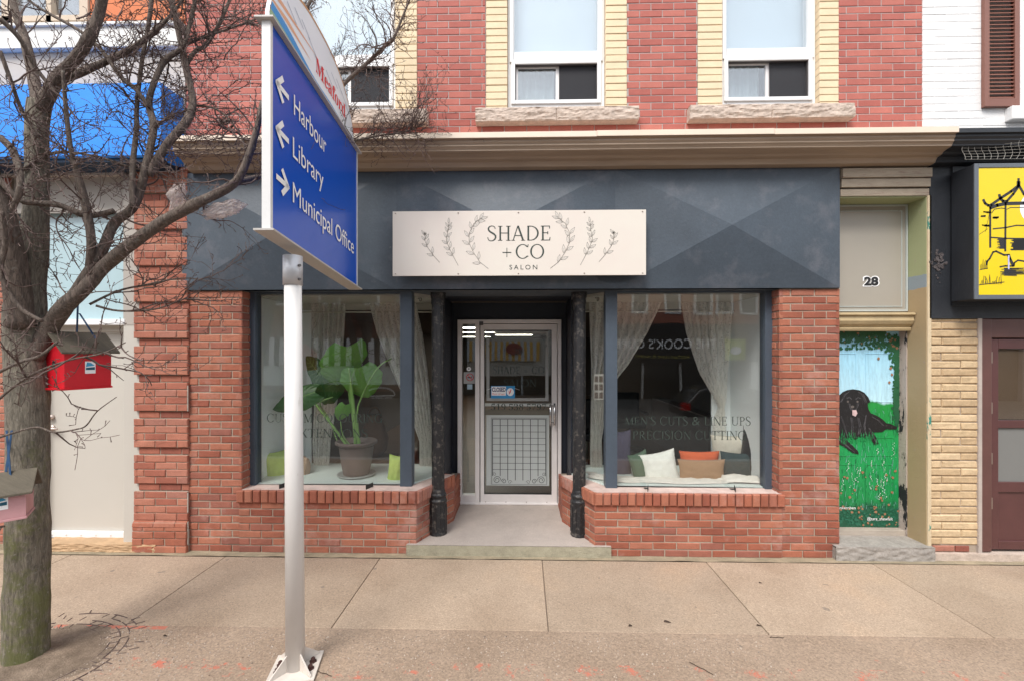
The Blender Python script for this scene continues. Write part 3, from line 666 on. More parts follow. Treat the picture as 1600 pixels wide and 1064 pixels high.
b.build('rail_screw', M['screw'], DR)
b = MB(); hz0, hz1 = Z(664,dy-.09), Z(629.5,dy-.09)
for px in (860, 866.5): b.tube([(X(px,dy-.09), dy-.085, hz0), (X(px,dy-.09), dy-.085, hz1)], .011, 12)
for z in (hz0+.03, hz1-.03): b.tube([(X(860,dy-.09), dy-.085, z), (X(867.5,dy-.06), dy-.03, z)], .008, 8)
b.build('door_handle', surf('polished_handle', (.75,.74,.73), .2, .02, 5, metal=.9, bump=0), DR, smooth=True)
b = MB(); b.tube([(X(867,dy), dy-.05, Z(668,dy)), (X(867,dy), dy-.03, Z(668,dy))], .018, 20); b.tube([(X(867,dy), dy-.054, Z(668,dy)), (X(867,dy), dy-.05, Z(668,dy))], .009, 12); b.build('lock', M['alu'], DR)
b = MB(); b.box(fw[4]-.01, fw[4]+.035, dy-.062, dy-.05, zz(509), zz(503)); b.build('closer_bracket', M['alu_dk'], DR)

# interior seen through the glass
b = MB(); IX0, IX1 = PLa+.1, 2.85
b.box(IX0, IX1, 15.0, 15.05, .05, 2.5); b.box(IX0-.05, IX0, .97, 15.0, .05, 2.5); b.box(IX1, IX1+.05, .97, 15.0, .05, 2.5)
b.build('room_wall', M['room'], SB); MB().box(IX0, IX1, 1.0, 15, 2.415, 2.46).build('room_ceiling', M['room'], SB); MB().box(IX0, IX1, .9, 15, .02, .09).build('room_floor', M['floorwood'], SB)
lampm = emit('fluorescent_diffuser', (1,.93,.80), 8.0)
for (x, y) in ((-1.35,6.0),(-1.35,8.3),(-1.75,12.0),(-.3,10.2)):
    o = MB().box(x-.6, x+.6, y-.18, y+.18, 2.385, 2.4145).build('ceiling_light', M['white'], SB); MB().box(x-.57, x+.57, y-.16, y+.16, 2.378, 2.384).build('diffuser', lampm, o)
# display bays: floor, ceiling, white side wall, back edge
BY = .97
for side in (0, 1):
    xo = X(393,G)-.0 if side == 0 else X(1202,G)+.0; xi = XW0 if side == 0 else XW1; sg = 1 if side == 0 else -1
    xp = X(645,G) if side == 0 else X(945,G)
    b = MB(); poly_box(b, [(xo,G+.0),(xp,G+.05),(xi,.60),(xi,BY),(xo,BY)], .50, .588)
    o = b.build('bay_floor', M['bayfloor'], SB)
    b = MB(); poly_box(b, [(xo,G+.06),(xp,G+.06),(xi,.60),(xi,BY),(xo,BY)], FB-.028, FB+.0); b.box(min(xo,xi), max(xo,xi), BY-.06, BY, FB-.10, FB-.029)
    b.tube([(xo, .86, FB-.13), (xi, .86, FB-.13)], .008, 8); b.build('bay_ceiling', M['baycream'], SB)
    b = MB(); b.box(xo-.004*sg, xo+.012*sg, G+.055, BY, .589, FB-.03); b.box(xo+.013*sg, xo+.22*sg, BY-.02, BY, .589, FB-.101); b.build('bay_side_wall', M['baywhite'], SB)
# window lettering
for (dw, rows) in ((dwL, (('CUSTOM COLOURING', 417, 598, 659.5, 646, 500), ('EXTENSIONS', 457, 575, 683, 669.5, 500))), (dwR, (("MEN'S CUTS & LINE UPS", 976, 1173, 664, 650.5, 1075), ('PRECISION CUTTING', 988, 1166, 686.5, 672.5, 1075)))):
    for (t, a, c, z0, z1, pm) in rows:
        b = MB(); roman(b, t, X(a,G), X(c,G), Z(z0,G-.004,pm), Z(z1,G-.004,pm), front(G-.0035)); b.build('window_lettering', M['ink'], dw)
# small steel clips on the sill
for i, (px, py) in enumerate(((443,765),(577,763),(1012,765),(1148,767))):
    c = P(px, py, .07); b = MB(); b.prism([(c.x-.016,.02,.578),(c.x-.016,.02,.617),(c.x+.016,.12,.617),(c.x+.016,.12,.578)], (.004,0,0)); b.box(c.x-.02, c.x+.02, .10, .135, .577, .581)
    tag(b.build('sill_clip', M['black']), ['black steel clip on the brick sill behind the sign pole','black steel clip on the brick sill under the plant pot','black steel clip on the sill below the white pillow','black steel clip on the sill below the dark teal pillow'][i], 'clip', 'small steel clips on the window sills')
for i, px in enumerate((656, 933)):
    c = P(px, 461, .40); b = MB(); b.tube([(c.x,.40,FB)]+[(c.x+.018*math.sin(a), .40, FB-.045-.02*math.cos(a)) for a in [k*.5 for k in range(0,10)]], .0035, 6)
    tag(b.build('hook', M['black'], smooth=True), ['black hanging hook above the left side glass of the entrance','black hanging hook above the right side glass of the entrance'][i], 'hook', 'ceiling hooks')

# ---- side doorway with the painted door
b = MB(); hx0, hx1 = DOORX0+.0, X(1450)
def wz(py): return Z(py, 0, 1380)
for (py0, py1, y0) in ((280,266,-.045),(294,281,-.028),(307,296,-.012)): b.box(hx0, hx1, y0, .25, wz(py0), wz(py1)-.002)
b.build('door_header', surf('weathered_header_paint', (.40,.33,.25), .8, .3, 4, stretch=(1,4,8), spots=[(.56,5,(.24,.16,.13),.1)], bump=.5, bscale=30), SB)
def revealmat():
    m, n, bs, ns, ls = newmat('patched_reveal_paint'); tc = ns.new('ShaderNodeTexCoord'); sx = ns.new('ShaderNodeSeparateXYZ'); ls.new(tc.outputs['Object'], sx.inputs[0])
    nz = N(ns, 'ShaderNodeTexNoise', Scale=6, Detail=6); ls.new(tc.outputs['Object'], nz.inputs[0])
    ad = ns.new('ShaderNodeMath'); ad.operation = 'MULTIPLY_ADD'; ad.inputs[1].default_value = .08; ls.new(nz.outputs['Fac'], ad.inputs[0]); ls.new(sx.outputs['Z'], ad.inputs[2])
    mr = ns.new('ShaderNodeMapRange'); mr.inputs['From Max'].default_value = 3.5; ls.new(ad.outputs[0], mr.inputs[0])
    z1, z2 = (wz(452)+.04)/3.5, (wz(430)+.04)/3.5
    r = rampn(ns, [(0,(.40,.30,.17)),(z1,(.26,.31,.34)),(z2,(.34,.37,.20))], 'CONSTANT'); ls.new(mr.outputs[0], r.inputs[0])
    n2 = N(ns, 'ShaderNodeTexNoise', Scale=11, Detail=8, Roughness=.8); ls.new(tc.outputs['Object'], n2.inputs[0]); rr = rampn(ns, [(.62,0),(.66,1)]); ls.new(n2.outputs['Fac'], rr.inputs[0])
    c = mixc(ns, ls, rr.outputs[0], r.outputs[0], (.36,.28,.24)); ls.new(c, bs.inputs['Base Color']); bs.inputs['Roughness'].default_value = .8
    bp = ns.new('ShaderNodeBump'); bp.inputs['Strength'].default_value = .5; bp.inputs['Distance'].default_value = .01; ls.new(n2.outputs['Fac'], bp.inputs['Height']); ls.new(bp.outputs[0], bs.inputs['Normal']); return m
RV = DOORX1
b = MB(); b.box(RV, RV+.03, .0, .20, .12, wz(307)); b.box(DOORX0+.001, RV, .002, .25, wz(307)-.012, wz(307)-.0005); b.build('reveal', revealmat(), SB)
peel = surf('peeling_white_black', (.50,.42,.37), .8, .2, 5, stretch=(3,3,1), spots=[(.53,3,(.015,.015,.018),.02),(.70,6,(.05,.22,.17),.02)], bump=.7, bscale=30)
MB().box(RV-.008, RV+.03, .201, .30, .12, 2.08).build('door_jamb', peel, SB)
b = MB(); b.box(RV+.004, RV+.036, -.012, -.001, .12, wz(307)); b.build('corner_strip', surf('peeling_corner_paint', (.62,.50,.33), .8, .2, 4, stretch=(3,3,1), spots=[(.57,4,(.04,.22,.17),.02),(.62,8,(.28,.17,.12),.02)], bump=.7, bscale=30), SB)
ty = .20
b = MB(); b.box(DOORX0+.0, RV-.002, ty, ty+.02, 2.20, wz(307)-.013); tp = b.build('transom_panel', surf('taupe_transom', (.36,.33,.28), .35, .05, 2, bump=.02), SB)
b = MB(); b.ring((DOORX0-.05, Z(487,ty,1360)), (X(1417,ty), Z(321,ty,1360)), .014, ty-.012, ty-.001); b.ring((DOORX0-.05, Z(480,ty,1360)), (X(1409,ty), Z(330,ty,1360)), .007, ty-.006, ty-.001); b.build('transom_trim', surf('pale_blue_trim', (.46,.50,.48), .6, .1, 5, spots=[(.68,9,(.3,.12,.08),.03)]), tp)
b = MB(); text(b, '28', X(1347.5,ty), X(1374,ty), Z(448.5,ty,1360), Z(431.5,ty,1360), front(ty-.003), off=.075, ref='8'); b.build('number_outline', M['whitetxt'], tp)
b = MB(); text(b, '28', X(1349.5,ty), X(1372,ty), Z(447,ty,1360), Z(433,ty,1360), front(ty-.005), off=.045, ref='8'); b.build('house_number', M['ink2'], tp)
b = MB(); zl0, zl1 = Z(517,.15,1360), Z(489,.12,1360)
prf = [(.285,zl0),(.15,zl0),(.142,zl0+.02),(.155,zl0+.035),(.125,zl0+.06),(.11,zl0+.09),(.12,zl1-.03),(.095,zl1-.02),(.10,zl1),(.285,zl1)]
b.prism([(DOORX0+.001, y, z) for y, z in prf], (RV-DOORX0-.012, 0, 0)); b.build('transom_ledge', surf('ochre_ledge_paint', (.47,.36,.20), .7, .25, 5, bump=.3, bscale=40), SB)
# mural door
MY = .285
b = MB(); mx0, mx1 = DOORX0+.0, X(1404,MY); mz0, mz1 = Z(823,MY,1350), Z(517,MY,1350)
md, mn_, mbs, mns, mls = newmat('mural_ground')
tc = mns.new('ShaderNodeTexCoord'); sx = mns.new('ShaderNodeSeparateXYZ'); mls.new(tc.outputs['Object'], sx.inputs[0])
nz = N(mns, 'ShaderNodeTexNoise', Scale=8, Detail=5); mls.new(tc.outputs['Object'], nz.inputs[0])
ad = mns.new('ShaderNodeMath'); ad.operation = 'MULTIPLY_ADD'; ad.inputs[1].default_value = .16; mls.new(nz.outputs['Fac'], ad.inputs[0]); mls.new(sx.outputs['Z'], ad.inputs[2])
mr = mns.new('ShaderNodeMapRange'); mr.inputs['From Max'].default_value = 2.5; mls.new(ad.outputs[0], mr.inputs[0])
zq = lambda py: (Z(py,MY,1350)+.08)/2.5
r = rampn(mns, [(0,(.010,.075,.045)),(zq(795),(.012,.10,.05)),(zq(778),(.008,.235,.062)),(zq(700),(.010,.30,.08)),(zq(632),(.015,.26,.045)),(zq(627),(.46,.70,.80)),(zq(540),(.32,.62,.80))]); mls.new(mr.outputs[0], r.inputs[0])
mp = mns.new('ShaderNodeMapping'); mp.inputs['Scale'].default_value = (34,1,5); mls.new(tc.outputs['Object'], mp.inputs[0]); n2 = N(mns,'ShaderNodeTexNoise', Scale=1, Detail=6, Roughness=.75, Distortion=.8); mls.new(mp.outputs[0], n2.inputs[0])
r2 = rampn(mns, [(.3,.55),(.5,1),(.75,1.5)]); mls.new(n2.outputs['Fac'], r2.inputs[0]); c = mixc(mns, mls, .5, r.outputs[0], r2.outputs[0], 'MULTIPLY'); mls.new(c, mbs.inputs['Base Color']); mbs.inputs['Roughness'].default_value = .45
b.box(mx0, mx1, MY, MY+.04, mz0, mz1); mural = b.build('painted_door', md, SB, label='door painted with a black dog lying in green grass')
pz = lambda py: Z(py,MY,1350)
pxx = lambda px: X(px,MY)
for (a, c, e, f_) in ((1288,1338,628,552),(1352,1396,628,552),(1288,1338,712,683),(1352,1396,712,683),(1288,1338,790,725),(1352,1396,790,725)):
    MB().ring((pxx(a), pz(e)), (pxx(c), pz(f_)), .006, MY-.004, MY-.0005).build('door_moulding', md, mural, bev=.002)
def fillpoly(mb, pts, y): mb.poly([(pxx(p), pz(q)) for p, q in pts], front(y))
mural_cols = {}
def mcol(k, c):
    if k not in mural_cols: mural_cols[k] = surf('mural_'+k, c, .5, .25, 30, bump=.05)
    return mural_cols[k]
dogfur = surf('mural_dog_black', (.013,.012,.013), .5, .3, 20, spots=[(.60,24,(.065,.06,.06),.1)], bump=.1)
b = MB(); yd = MY-.006
fillpoly(b, [(1281,690),(1285,668),(1298,655),(1307,646),(1311,634),(1310,629),(1307,626),(1310,618),(1316,612),(1323,609),(1332,607.5),(1342,609),(1350,613),(1356,620),(1359,627),(1355,630),(1356,638),(1360,645),(1368,648),(1378,654),(1385,661),(1386,668),(1378,674),(1364,675),(1361,680),(1352,684),(1344,681),(1336,686),(1328,682),(1318,687),(1308,683),(1296,688)], yd)
fillpoly(b, [(1379,660),(1390,661),(1401,666),(1400,670),(1390,670),(1379,669)], yd-.0004)
fillpoly(b, [(1353,668),(1363,674),(1370,686),(1372,692),(1366,694),(1360,686),(1352,679)], yd-.0004)
fillpoly(b, [(1304,682),(1318,682),(1330,694),(1340,704),(1341,709),(1332,707),(1318,697),(1304,690)], yd-.0004)
b.build('painted_dog', dogfur, mural)
b = MB(); yd2 = yd-.0012
fillpoly(b, [(1331,640),(1337,640),(1339,645),(1336,650),(1331,648)], yd2); b.build('painted_tongue', mcol('pink', (.62,.45,.45)), mural)
b = MB()
for _ in range(420):
    px = R.uniform(1310,1380); py = R.uniform(612,680)
    if not ((px-1332)**2/18**2+(py-628)**2/17**2 < 1 or (px-1332)**2/21**2+(py-660)**2/22**2 < 1 or (px-1366)**2/17**2+(py-663)**2/9**2 < 1) or ((px-1332)**2+(py-634)**2 < 50): continue
    x, z = pxx(px), pz(py); an = R.uniform(-2.0,-1.1); l = R.uniform(.010,.03); b.stroke([(x,z),(x+l*math.cos(an), z+l*math.sin(an))], R.uniform(.0008,.0018), front(yd2+.0003))
b.build('painted_fur_light', mcol('furlight', (.045,.044,.048)), mural)
b = MB()
for (px, py, rr) in ((1324,627,1.7),(1339,627,1.7)):
    b.poly([(pxx(px+rr*math.cos(k)), pz(py+rr*math.sin(k))) for k in [i*.7 for i in range(9)]], front(yd2))
b.poly([(pxx(1331+3*math.cos(k)), pz(635+2.2*math.sin(k))) for k in [i*.7 for i in range(9)]], front(yd2)); b.build('painted_face', mcol('facegrey', (.14,.12,.11)), mural)
b = MB()
for (pp) in ([(1313,628),(1317,622),(1320,616),(1326,612)],[(1353,629),(1350,622),(1347,616),(1341,612)],[(1322,622),(1326,620),(1329,623)],[(1336,623),(1339,620),(1343,622)],[(1326,630),(1328,637),(1331,641)],[(1341,630),(1339,637),(1336,641)],[(1313,650),(1318,664),(1322,680)],[(1352,648),(1350,664),(1352,678)],[(1330,652),(1331,668),(1330,680)],[(1362,650),(1372,656),(1380,664)],[(1340,652),(1343,666),(1341,678)],[(1358,668),(1364,678),(1369,690)],[(1310,686),(1322,696),(1334,706)]):
    for k in range(5): o_ = R.uniform(-1.6,1.6); b.stroke([(pxx(p+o_+R.uniform(-.4,.4)), pz(q+R.uniform(-.8,.8))) for p, q in pp], .0016, front(yd2+.0001))
b.build('painted_fur_highlight', mcol('furhi', (.14,.135,.145)), mural)
b = MB()
for _ in range(90):
    px = R.uniform(1308,1378); x, z = pxx(px), pz(R.uniform(682,694)); b.stroke([(x,z),(x+R.uniform(-.012,.012), z+R.uniform(.03,.07))], .003, front(yd2-.0006))
b.build('painted_grass_over_paws', mcol('pawgrass', (.02,.30,.09)), mural)
strokes = {'white': [], 'leaf': [], 'dark': [], 'flower': [], 'cyan': []}
def blob(mb, px, py, r_, y):
    mb.poly([(pxx(px+r_*R.uniform(.7,1.2)*math.cos(k)), pz(py+r_*R.uniform(.7,1.2)*math.sin(k))) for k in [i*.9 for i in range(7)]], front(y))
b = MB()
for _ in range(1100):        # arch of foliage over the sky
    t = R.uniform(0,1); px, py = (R.uniform(1281,1404), 517+min(abs(R.gauss(0,13)),28)) if t < .66 else (1403-abs(R.gauss(0,3.5)), R.uniform(525,640))
    if px > 1372: py += (px-1372)**2*.045*R.random()
    blob(b, px, py, R.uniform(1.2,3), MY-.0052-R.random()*.0006)
b.build('painted_foliage', mcol('darkgreen', (.018,.11,.045)), mural)
b = MB()
for _ in range(260): blob(b, R.uniform(1284,1403), R.uniform(792,820), R.uniform(.8,2.2), MY-.0054-R.random()*.0006)
b.build('painted_undergrowth', mcol('teal', (.02,.14,.08)), mural)
b = MB()
for _ in range(75): blob(b, R.uniform(1284,1403), R.choice([R.uniform(518,545), R.uniform(790,820), R.uniform(740,800)]), R.uniform(1,2.4), MY-.0065)
for (px, py) in ((1327,776),(1384,741),(1376,777),(1335,765),(1398,735),(1394,745),(1368,763),(1393,768),(1347,737),(1323,746),(1391,575),(1393,585),(1389,597),(1372,560)): blob(b, px, py, 2.3, MY-.0065)
b.build('painted_flowers', mcol('rust', (.34,.17,.09)), mural)
b = MB()
for _ in range(34):
    px = R.uniform(1315,1402); py = R.uniform(640,770)
    if px < 1392 and py < 700: continue
    for k in range(R.randint(5,12)): blob(b, px+k*.35*R.choice((-1,1,0))+R.uniform(-1.4,1.4), py+k*2.2, R.uniform(.4,.95), MY-.007)
b.build('painted_white_blossom', mcol('blossom', (.60,.72,.66)), mural)
for nm, cc, nn_ in (('painted_grass_light', (.05,.42,.16), 260), ('painted_grass_dark', (.008,.10,.045), 200), ('painted_grass_blue', (.22,.42,.40), 150)):
    b = MB()
    for _ in range(nn_):
        px = R.uniform(1284,1403); py = R.uniform(640,795)
        if px < 1364 and py < 696: continue
        x, z = pxx(px), pz(py); b.stroke([(x,z),(x+R.uniform(-.01,.01), z+R.uniform(.02,.06))], .0028, front(MY-.0048-R.random()*.0006))
    b.build(nm, mcol(nm, cc), mural)
b = MB(); text(b, '@tara_shewfelt', pxx(1354), pxx(1394), pz(811.5), pz(807), front(MY-.0075)); text(b, 'inkerriben', pxx(1310), pxx(1336), pz(794.5), pz(790.5), front(MY-.0075)); b.build('mural_signature', M['whitetxt'], mural)
b = MB(); b.box(DOORX0, RV-.01, MY-.075, MY+.05, .115, mz0-.002); b.box(DOORX0, RV-.009, MY-.03, MY+.05, mz0-.02, mz0-.003); b.build('threshold', surf('worn_threshold', (.42,.36,.30), .8, .25, 6, stretch=(1,4,4), bump=.4, bscale=40), SB, bev=.003)
b = MB(); q0, q1 = X(1306,-.05), X(1461,-.05)
def stepf(u, v):
    x = q0+(q1-q0)*u; n_ = noise.noise(Vector((x*13, v*8, 5)))*.006
    if v < .5: return Vector((x+n_*.3, -.055-n_*1.2, .125*v/.5+n_*.2*(v/.5)))
    return Vector((x, -.055+.36*(v-.5)/.5, .124+n_*.4))
b.grid(stepf, 120, 24); b.box(q0+.004, q1-.004, -.04, .2, 0, .11); b.build('stone_step', surf('grey_stone_step', (.34,.31,.28), .95, .3, 10, bump=.9, bscale=35, fine=.15), SB)
# ================================================================ RIGHT NEIGHBOUR
RB = thing('shop_building', 'white painted and buff brick building with black fascia and brown shutter', 'building', (4.6, .5, 0))
rx0, rx1 = X(1452), 5.6
b = MB(); bricks(b, (X(1441),-.004,3.66), (1,0,0), (0,-1,0), rx1-X(1441), 2.9, .0665, .21, .006, [(X(1541)-X(1441), X(1700)-X(1441), Z(178,-.03,1560)-3.66, 9)], jit=.0012, chamf=.002)
o = b.build('painted_brickwork', M['brick_wh'], RB, label='flaking white painted brick'); MB().box(X(1441)+.003, rx1, -.0018, .3, 3.6, 6.5).build('wall_backing', M['brick_wh'], RB)
b = MB(); shx0, shx1 = X(1538,-.035), X(1593,-.035); sz0, sz1 = Z(167,-.035,1560), 6.0
b.ring((shx0,sz0),(shx1,sz1), (.042,.042,.07,.05), -.04, -.006)
shm = surf('brown_shutter_plastic', (.22,.095,.07), .5, .08, 5, bump=.05); sh = b.build('shutter', shm, RB, bev=.002)
b = MB(); z = sz0+.075
while z < sz1-.06: b.prism([(shx0+.04,-.034,z),(shx0+.04,-.010,z+.030),(shx0+.04,-.006,z+.030),(shx0+.04,-.030,z)], (shx1-shx0-.08,0,0)); z += .034
b.build('louvres', shm, sh)
b = MB(); b.box(X(1596,.0), X(1700,.0), .0, .1, Z(165,.0,1560), 6.0); b.build('window_frame', M['white'], RB); MB().box(X(1580,-.06), X(1720,-.06), -.07, .05, Z(187,-.06,1590), Z(166,-.06,1590)).build('window_sill', M['brick_wh'], RB, bev=.006)
b = MB()
rprof = [(y, z) for y, z in cprof]
for k in range(0, len(rprof)-1):
    (y0,z0),(y1,z1) = rprof[k], rprof[k+1]; b.quad((3.602,y0,z0),(rx1,y0,z0),(rx1,y1,z1),(3.602,y1,z1))
M['rblack'] = surf('weathered_black_paint', (.022,.025,.031), .5, .3, 3, spots=[(.66,5,(.06,.055,.055),.1),(.76,14,(.35,.33,.30),.02)], bump=.3, bscale=30)
b.build('cornice', M['rblack'], RB)
b = MB(); b.box(X(1451), rx1, -.012, .3, Z(498,0,1500), 3.5); b.box(X(1484), rx1, -.03, -.011, Z(478,0,1500), 3.49); b.build('fascia', M['rblack'], RB)
b = MB()   # broken patch in the fascia board
for _ in range(60):
    px, py = 1466+R.gauss(0,5), 410+R.gauss(0,10); c = P(px, py, -.013); r_ = R.uniform(.006,.02); b.add([c+Vector((r_*R.uniform(.5,1)*math.cos(k), -R.uniform(0,.008), r_*R.uniform(.5,1)*math.sin(k))) for k in range(0,6)], [(0,1,2,3,4,5)])
b.build('broken_render', surf('exposed_render', (.10,.085,.085), .9, .5, 30, bump=.6), RB)
b = MB(); bq0, bq1, bz0, bz1 = X(1454), X(1529), .13, Z(498,0,1500)
bricks(b, (bq0,-.0,bz0), (1,0,0), (0,-1,0), bq1-bq0, bz1-bz0, .0685, .34, .006, jit=.005, chamf=.009, ph=.3)
o = b.build('split_face_brick', M['brick_bu'], RB, label='rough buff split face brick'); MB().box(bq0, bq1, .012, .3, 0, bz1).build('brick_backing', M['mortar'], o)
b = MB(); bricks(b, (bq0+.02,.0,.07), (1,0,0), (0,-1,0), bq1-bq0-.1, .055, .06, .2, .01); b.build('base_brick', M['brick_or'], RB)
b = MB(); b.box(rx0+.02, rx1, -.035, .3, 0, .062); b.build('base_plinth', M['stone'], RB)
brm = surf('oxblood_frame_paint', (.115,.050,.042), .45, .2, 5, spots=[(.72,9,(.3,.22,.2),.02)], bump=.15, bscale=30)
b = MB(); d0 = X(1532); b.box(d0, d0+.10, .0, .12, .07, bz1); b.box(d0+.1, rx1, .01, .12, Z(528,.02,1560), bz1); fr2 = b.build('door_frame', brm, RB, bev=.006)
MB().box(d0-.3, rx1, .25, .3, 0, 3.4).build('inner_backing', M['room_dk'], RB)
b = MB(); e0 = d0+.102; ez0, ez1 = .085, Z(530,.03,1560)
b.ring((e0,ez0),(e0+.86,ez1),(.075,.075,.075,.085), .02, .06); b.box(e0+.07, e0+.79, .02, .055, Z(752,.03,1560), Z(768,.03,1560)); b.box(e0+.07, e0+.79, .02, .055, Z(668,.03,1560), Z(656,.03,1560)); b.box(e0+.07,e0+.79,.035,.05,ez0+.07,Z(760,.03,1560))
sd_ = b.build('storm_door', surf('oxblood_door_metal', (.095,.036,.034), .4, .2, 5, spots=[(.7,6,(.16,.08,.07),.1)], bump=.08), RB, bev=.004)
b = MB()
for zk in (.45,.85,1.3,1.75,): b.box(e0-.012, e0+.012, .008, .02, zk, zk+.1)
b.build('hinges', M['screw'], sd_)
MB().box(e0+.07, e0+.79, .036, .039, Z(656,.03,1560), ez1-.08).build('upper_pane', glassmat('door_pane_glass', (.8,.8,.8), 1.5, .06), sd_); MB().box(e0+.07, e0+.79, .036, .038, Z(752,.03,1560), Z(668,.03,1560)).build('insect_screen', veil('grey_screen', (.20,.20,.19), .8, transl=0), sd_)
MB().box(e0+.07, e0+.79, .044, .05, Z(655,.03,1560), ez1-.08).build('inner_blind', surf('brown_paper_blind', (.34,.24,.155), .8, .1, 3), sd_); MB().box(e0, e0+.86, .2, .21, .08, ez1).build('inner_door', M['room_dk'], sd_)
b = MB(); b.box(bq1-.012, bq1+.02, -.012, .02, .06, bz1); b.build('frame_strip', surf('pale_caulk', (.42,.36,.32), .8, .2, 9), RB)
# yellow light-box sign
YS = thing('box_sign', 'yellow box sign with black pagoda drawing in grey aluminium frame', 'sign', (4.5,-.1,2.9))
sy = -.235; kx0, kx1, kz0, kz1 = X(1521,sy), 5.35, Z(468,sy,1540), Z(257,sy,1540)
MB().box(kx0, kx1, sy+.001, -.035, kz0, kz1).build('cabinet', M['rblack'], YS, bev=.004)
fw_ = .036; MB().ring((kx0-.002,kz0-.002),(kx1,kz1+.002), fw_, sy-.012, sy+.0).build('frame', surf('grey_sign_frame', (.13,.145,.165), .4, .1, 5, metal=.3), YS, bev=.003)
MB().box(kx0+fw_, kx1-fw_, sy-.006, sy-.003, kz0+fw_, kz1-fw_).build('sign_face', surf('yellow_acrylic', (.74,.55,.003), .25, .03, 3, bump=0), YS)
b = MB(); yb = sy-.0075; fq = lambda p, q: (X(p,yb), Z(q,yb,1560))
def zs(pts, w_): b.stroke([fq(1500+p/4.63, 250+q/4.63) for p, q in pts], w_, front(yb))
zs([(170,290),(182,315),(205,330),(228,330)],.020); zs([(228,325),(300,275),(370,230),(424,188)],.022); zs([(285,255),(292,280),(312,300),(340,303)],.022); zs([(340,300),(385,250),(424,195)],.020)
zs([(220,348),(270,330),(330,318),(463,316),(700,318)],.028); zs([(424,140),(424,190)],.018); zs([(428,190),(463,250),(560,330)],.020); zs([(560,250),(540,285),(500,300)],.02); zs([(424,165),(424,185)],.03)
zs([(219,345),(219,632)],.016); zs([(330,325),(328,660)],.016); zs([(632,325),(632,660)],.016); zs([(230,385),(250,358),(300,350),(325,355)],.006); zs([(340,360),(365,347),(463,347),(640,350)],.006)
zs([(225,562),(330,570),(463,572),(640,572)],.011); zs([(240,500),(330,492),(410,476),(463,478),(600,490)],.010)
for k in range(16): zs([(265+R.uniform(0,30),575+k*4.5),(322,575+k*4.5)],.005); zs([(362+R.uniform(0,30),578+k*5),(463+R.uniform(0,120),578+k*5)],.008)
zs([(193,760),(197,735),(215,715),(240,668),(262,662),(290,676),(320,690),(352,688)],.014); zs([(352,690),(362,720),(385,765)],.024); zs([(290,775),(330,768),(385,770)],.012); zs([(390,770),(395,745),(420,728),(463,735),(520,770)],.012)
for k in range(14): zs([(300+R.uniform(-10,30),785+k*4),(463+R.uniform(-60,60),785+k*4+R.uniform(-4,4))],.005)
for k in range(16): q = 150+k*10; zs([(q,900),(q+R.uniform(-14,14),900-R.uniform(15,70))],.004)
zs([(140,905),(320,885)],.006); zs([(145,795),(200,785)],.006)
for k in range(8): q = 150+k*7; zs([(q,790),(q+R.uniform(-6,6),760-R.uniform(0,40))],.003)
for (p, q) in ((190,378),(210,380),(170,408),(255,420),(265,418),(180,475),(198,478)):
    for k in range(5): zs([(p-16+R.uniform(-4,4),q+R.uniform(-4,4)),(p+14,q+R.uniform(-6,6))],.007)
zs([(215,375),(205,430),(185,520)],.003); zs([(200,500),(140,540)],.003)
b.build('pagoda_drawing', M['ink2'], YS)
b = MB(); c = fq(1500+560/4.63, 250+350/4.63); rr = 125/4.63/190
b.poly([(c[0]+rr*math.cos(k*.262), c[1]+rr*math.sin(k*.262)) for k in range(24)], front(yb+.0008)); b.build('white_moon', M['whitetxt'], YS)
b = MB(); b.stroke([fq(1500+352/4.63,250+695/4.63), fq(1500+352/4.63,250+790/4.63)], .012, front(yb-.0006)); b.build('waterfall', surf('pale_violet_print', (.5,.5,.8), .5), YS)
# bird netting under the cornice
b = MB(); nx0, nx1 = X(1500,-.2), 5.5
def netp(u, v): x = nx0+(nx1-nx0)*u; return Vector((x+.012*math.sin(v*9+u*5), -.27+.03*v+.03*math.sin(v*3.1)*math.sin(u*9+1), 3.665-.20*v))
for i in range(34): b.tube([netp(i/33, j/10) for j in range(11)], .0013, 4)
for j in range(9): b.tube([netp(i/60, j/8) for i in range(61)], .0013, 4)
tag(b.build('bird_netting', surf('net_wire', (.42,.40,.36), .5, .1)), 'pale wire bird netting hung under the black cornice above the yellow sign', 'netting')

# ================================================================ LEFT NEIGHBOUR
LB = thing('shop_building', 'orange brick building with bright blue awning and tan door behind the tree', 'building', (-4.4, .5, 0))
lx1 = X(297); lq0 = X(213); lxm = -8.5
PY = -.03
b = MB(); m_ = MB(); z = Z(812,PY,255); zt = Z(262,PY,255)
k = 0
while z < zt-.02:
    h = min(.0672*4, zt-z)
    bricks(b, (lq0,PY,z), (1,0,0), (0,-1,0), lx1-.004-lq0, h-.004, .0672, .205, .007, jit=.003, tb=(.25,1))
    bricks(b, (lq0,0,z), (0,-1,0), (-1,0,0), -PY, h-.004, .0672, .205, .007, jit=.002, tb=(.25,1), bond=False)
    m_.box(lq0+.002, lx1-.006, PY+.0075, .2, z, z+h-.006)
    z += h
    if z < zt-.02: bricks(b, (lq0+.03,PY+.022,z), (1,0,0), (0,-1,0), lx1-.004-lq0-.03, .060, .0672, .205, .007, jit=.002, tb=(0,.5)); m_.box(lq0+.034, lx1-.006, PY+.029, .2, z-.004, z+.066)
    z += .0672
pil = b.build('banded_pilaster', M['brick_or'], LB, label='banded orange brick pilaster with recessed courses')
m_.box(lq0+.034, lx1-.006, PY+.031, .3, 0, zt); m_.build('pilaster_mortar', M['mortar'], pil)
b = MB(); zz0 = Z(812,PY,255)
bricks(b, (lq0+.0,PY-.02,0), (1,0,0), (0,-1,0), lx1-lq0+.0, zz0-.062, .0665, .205, .007, jit=.003, tb=(.15,.6))
x = lq0
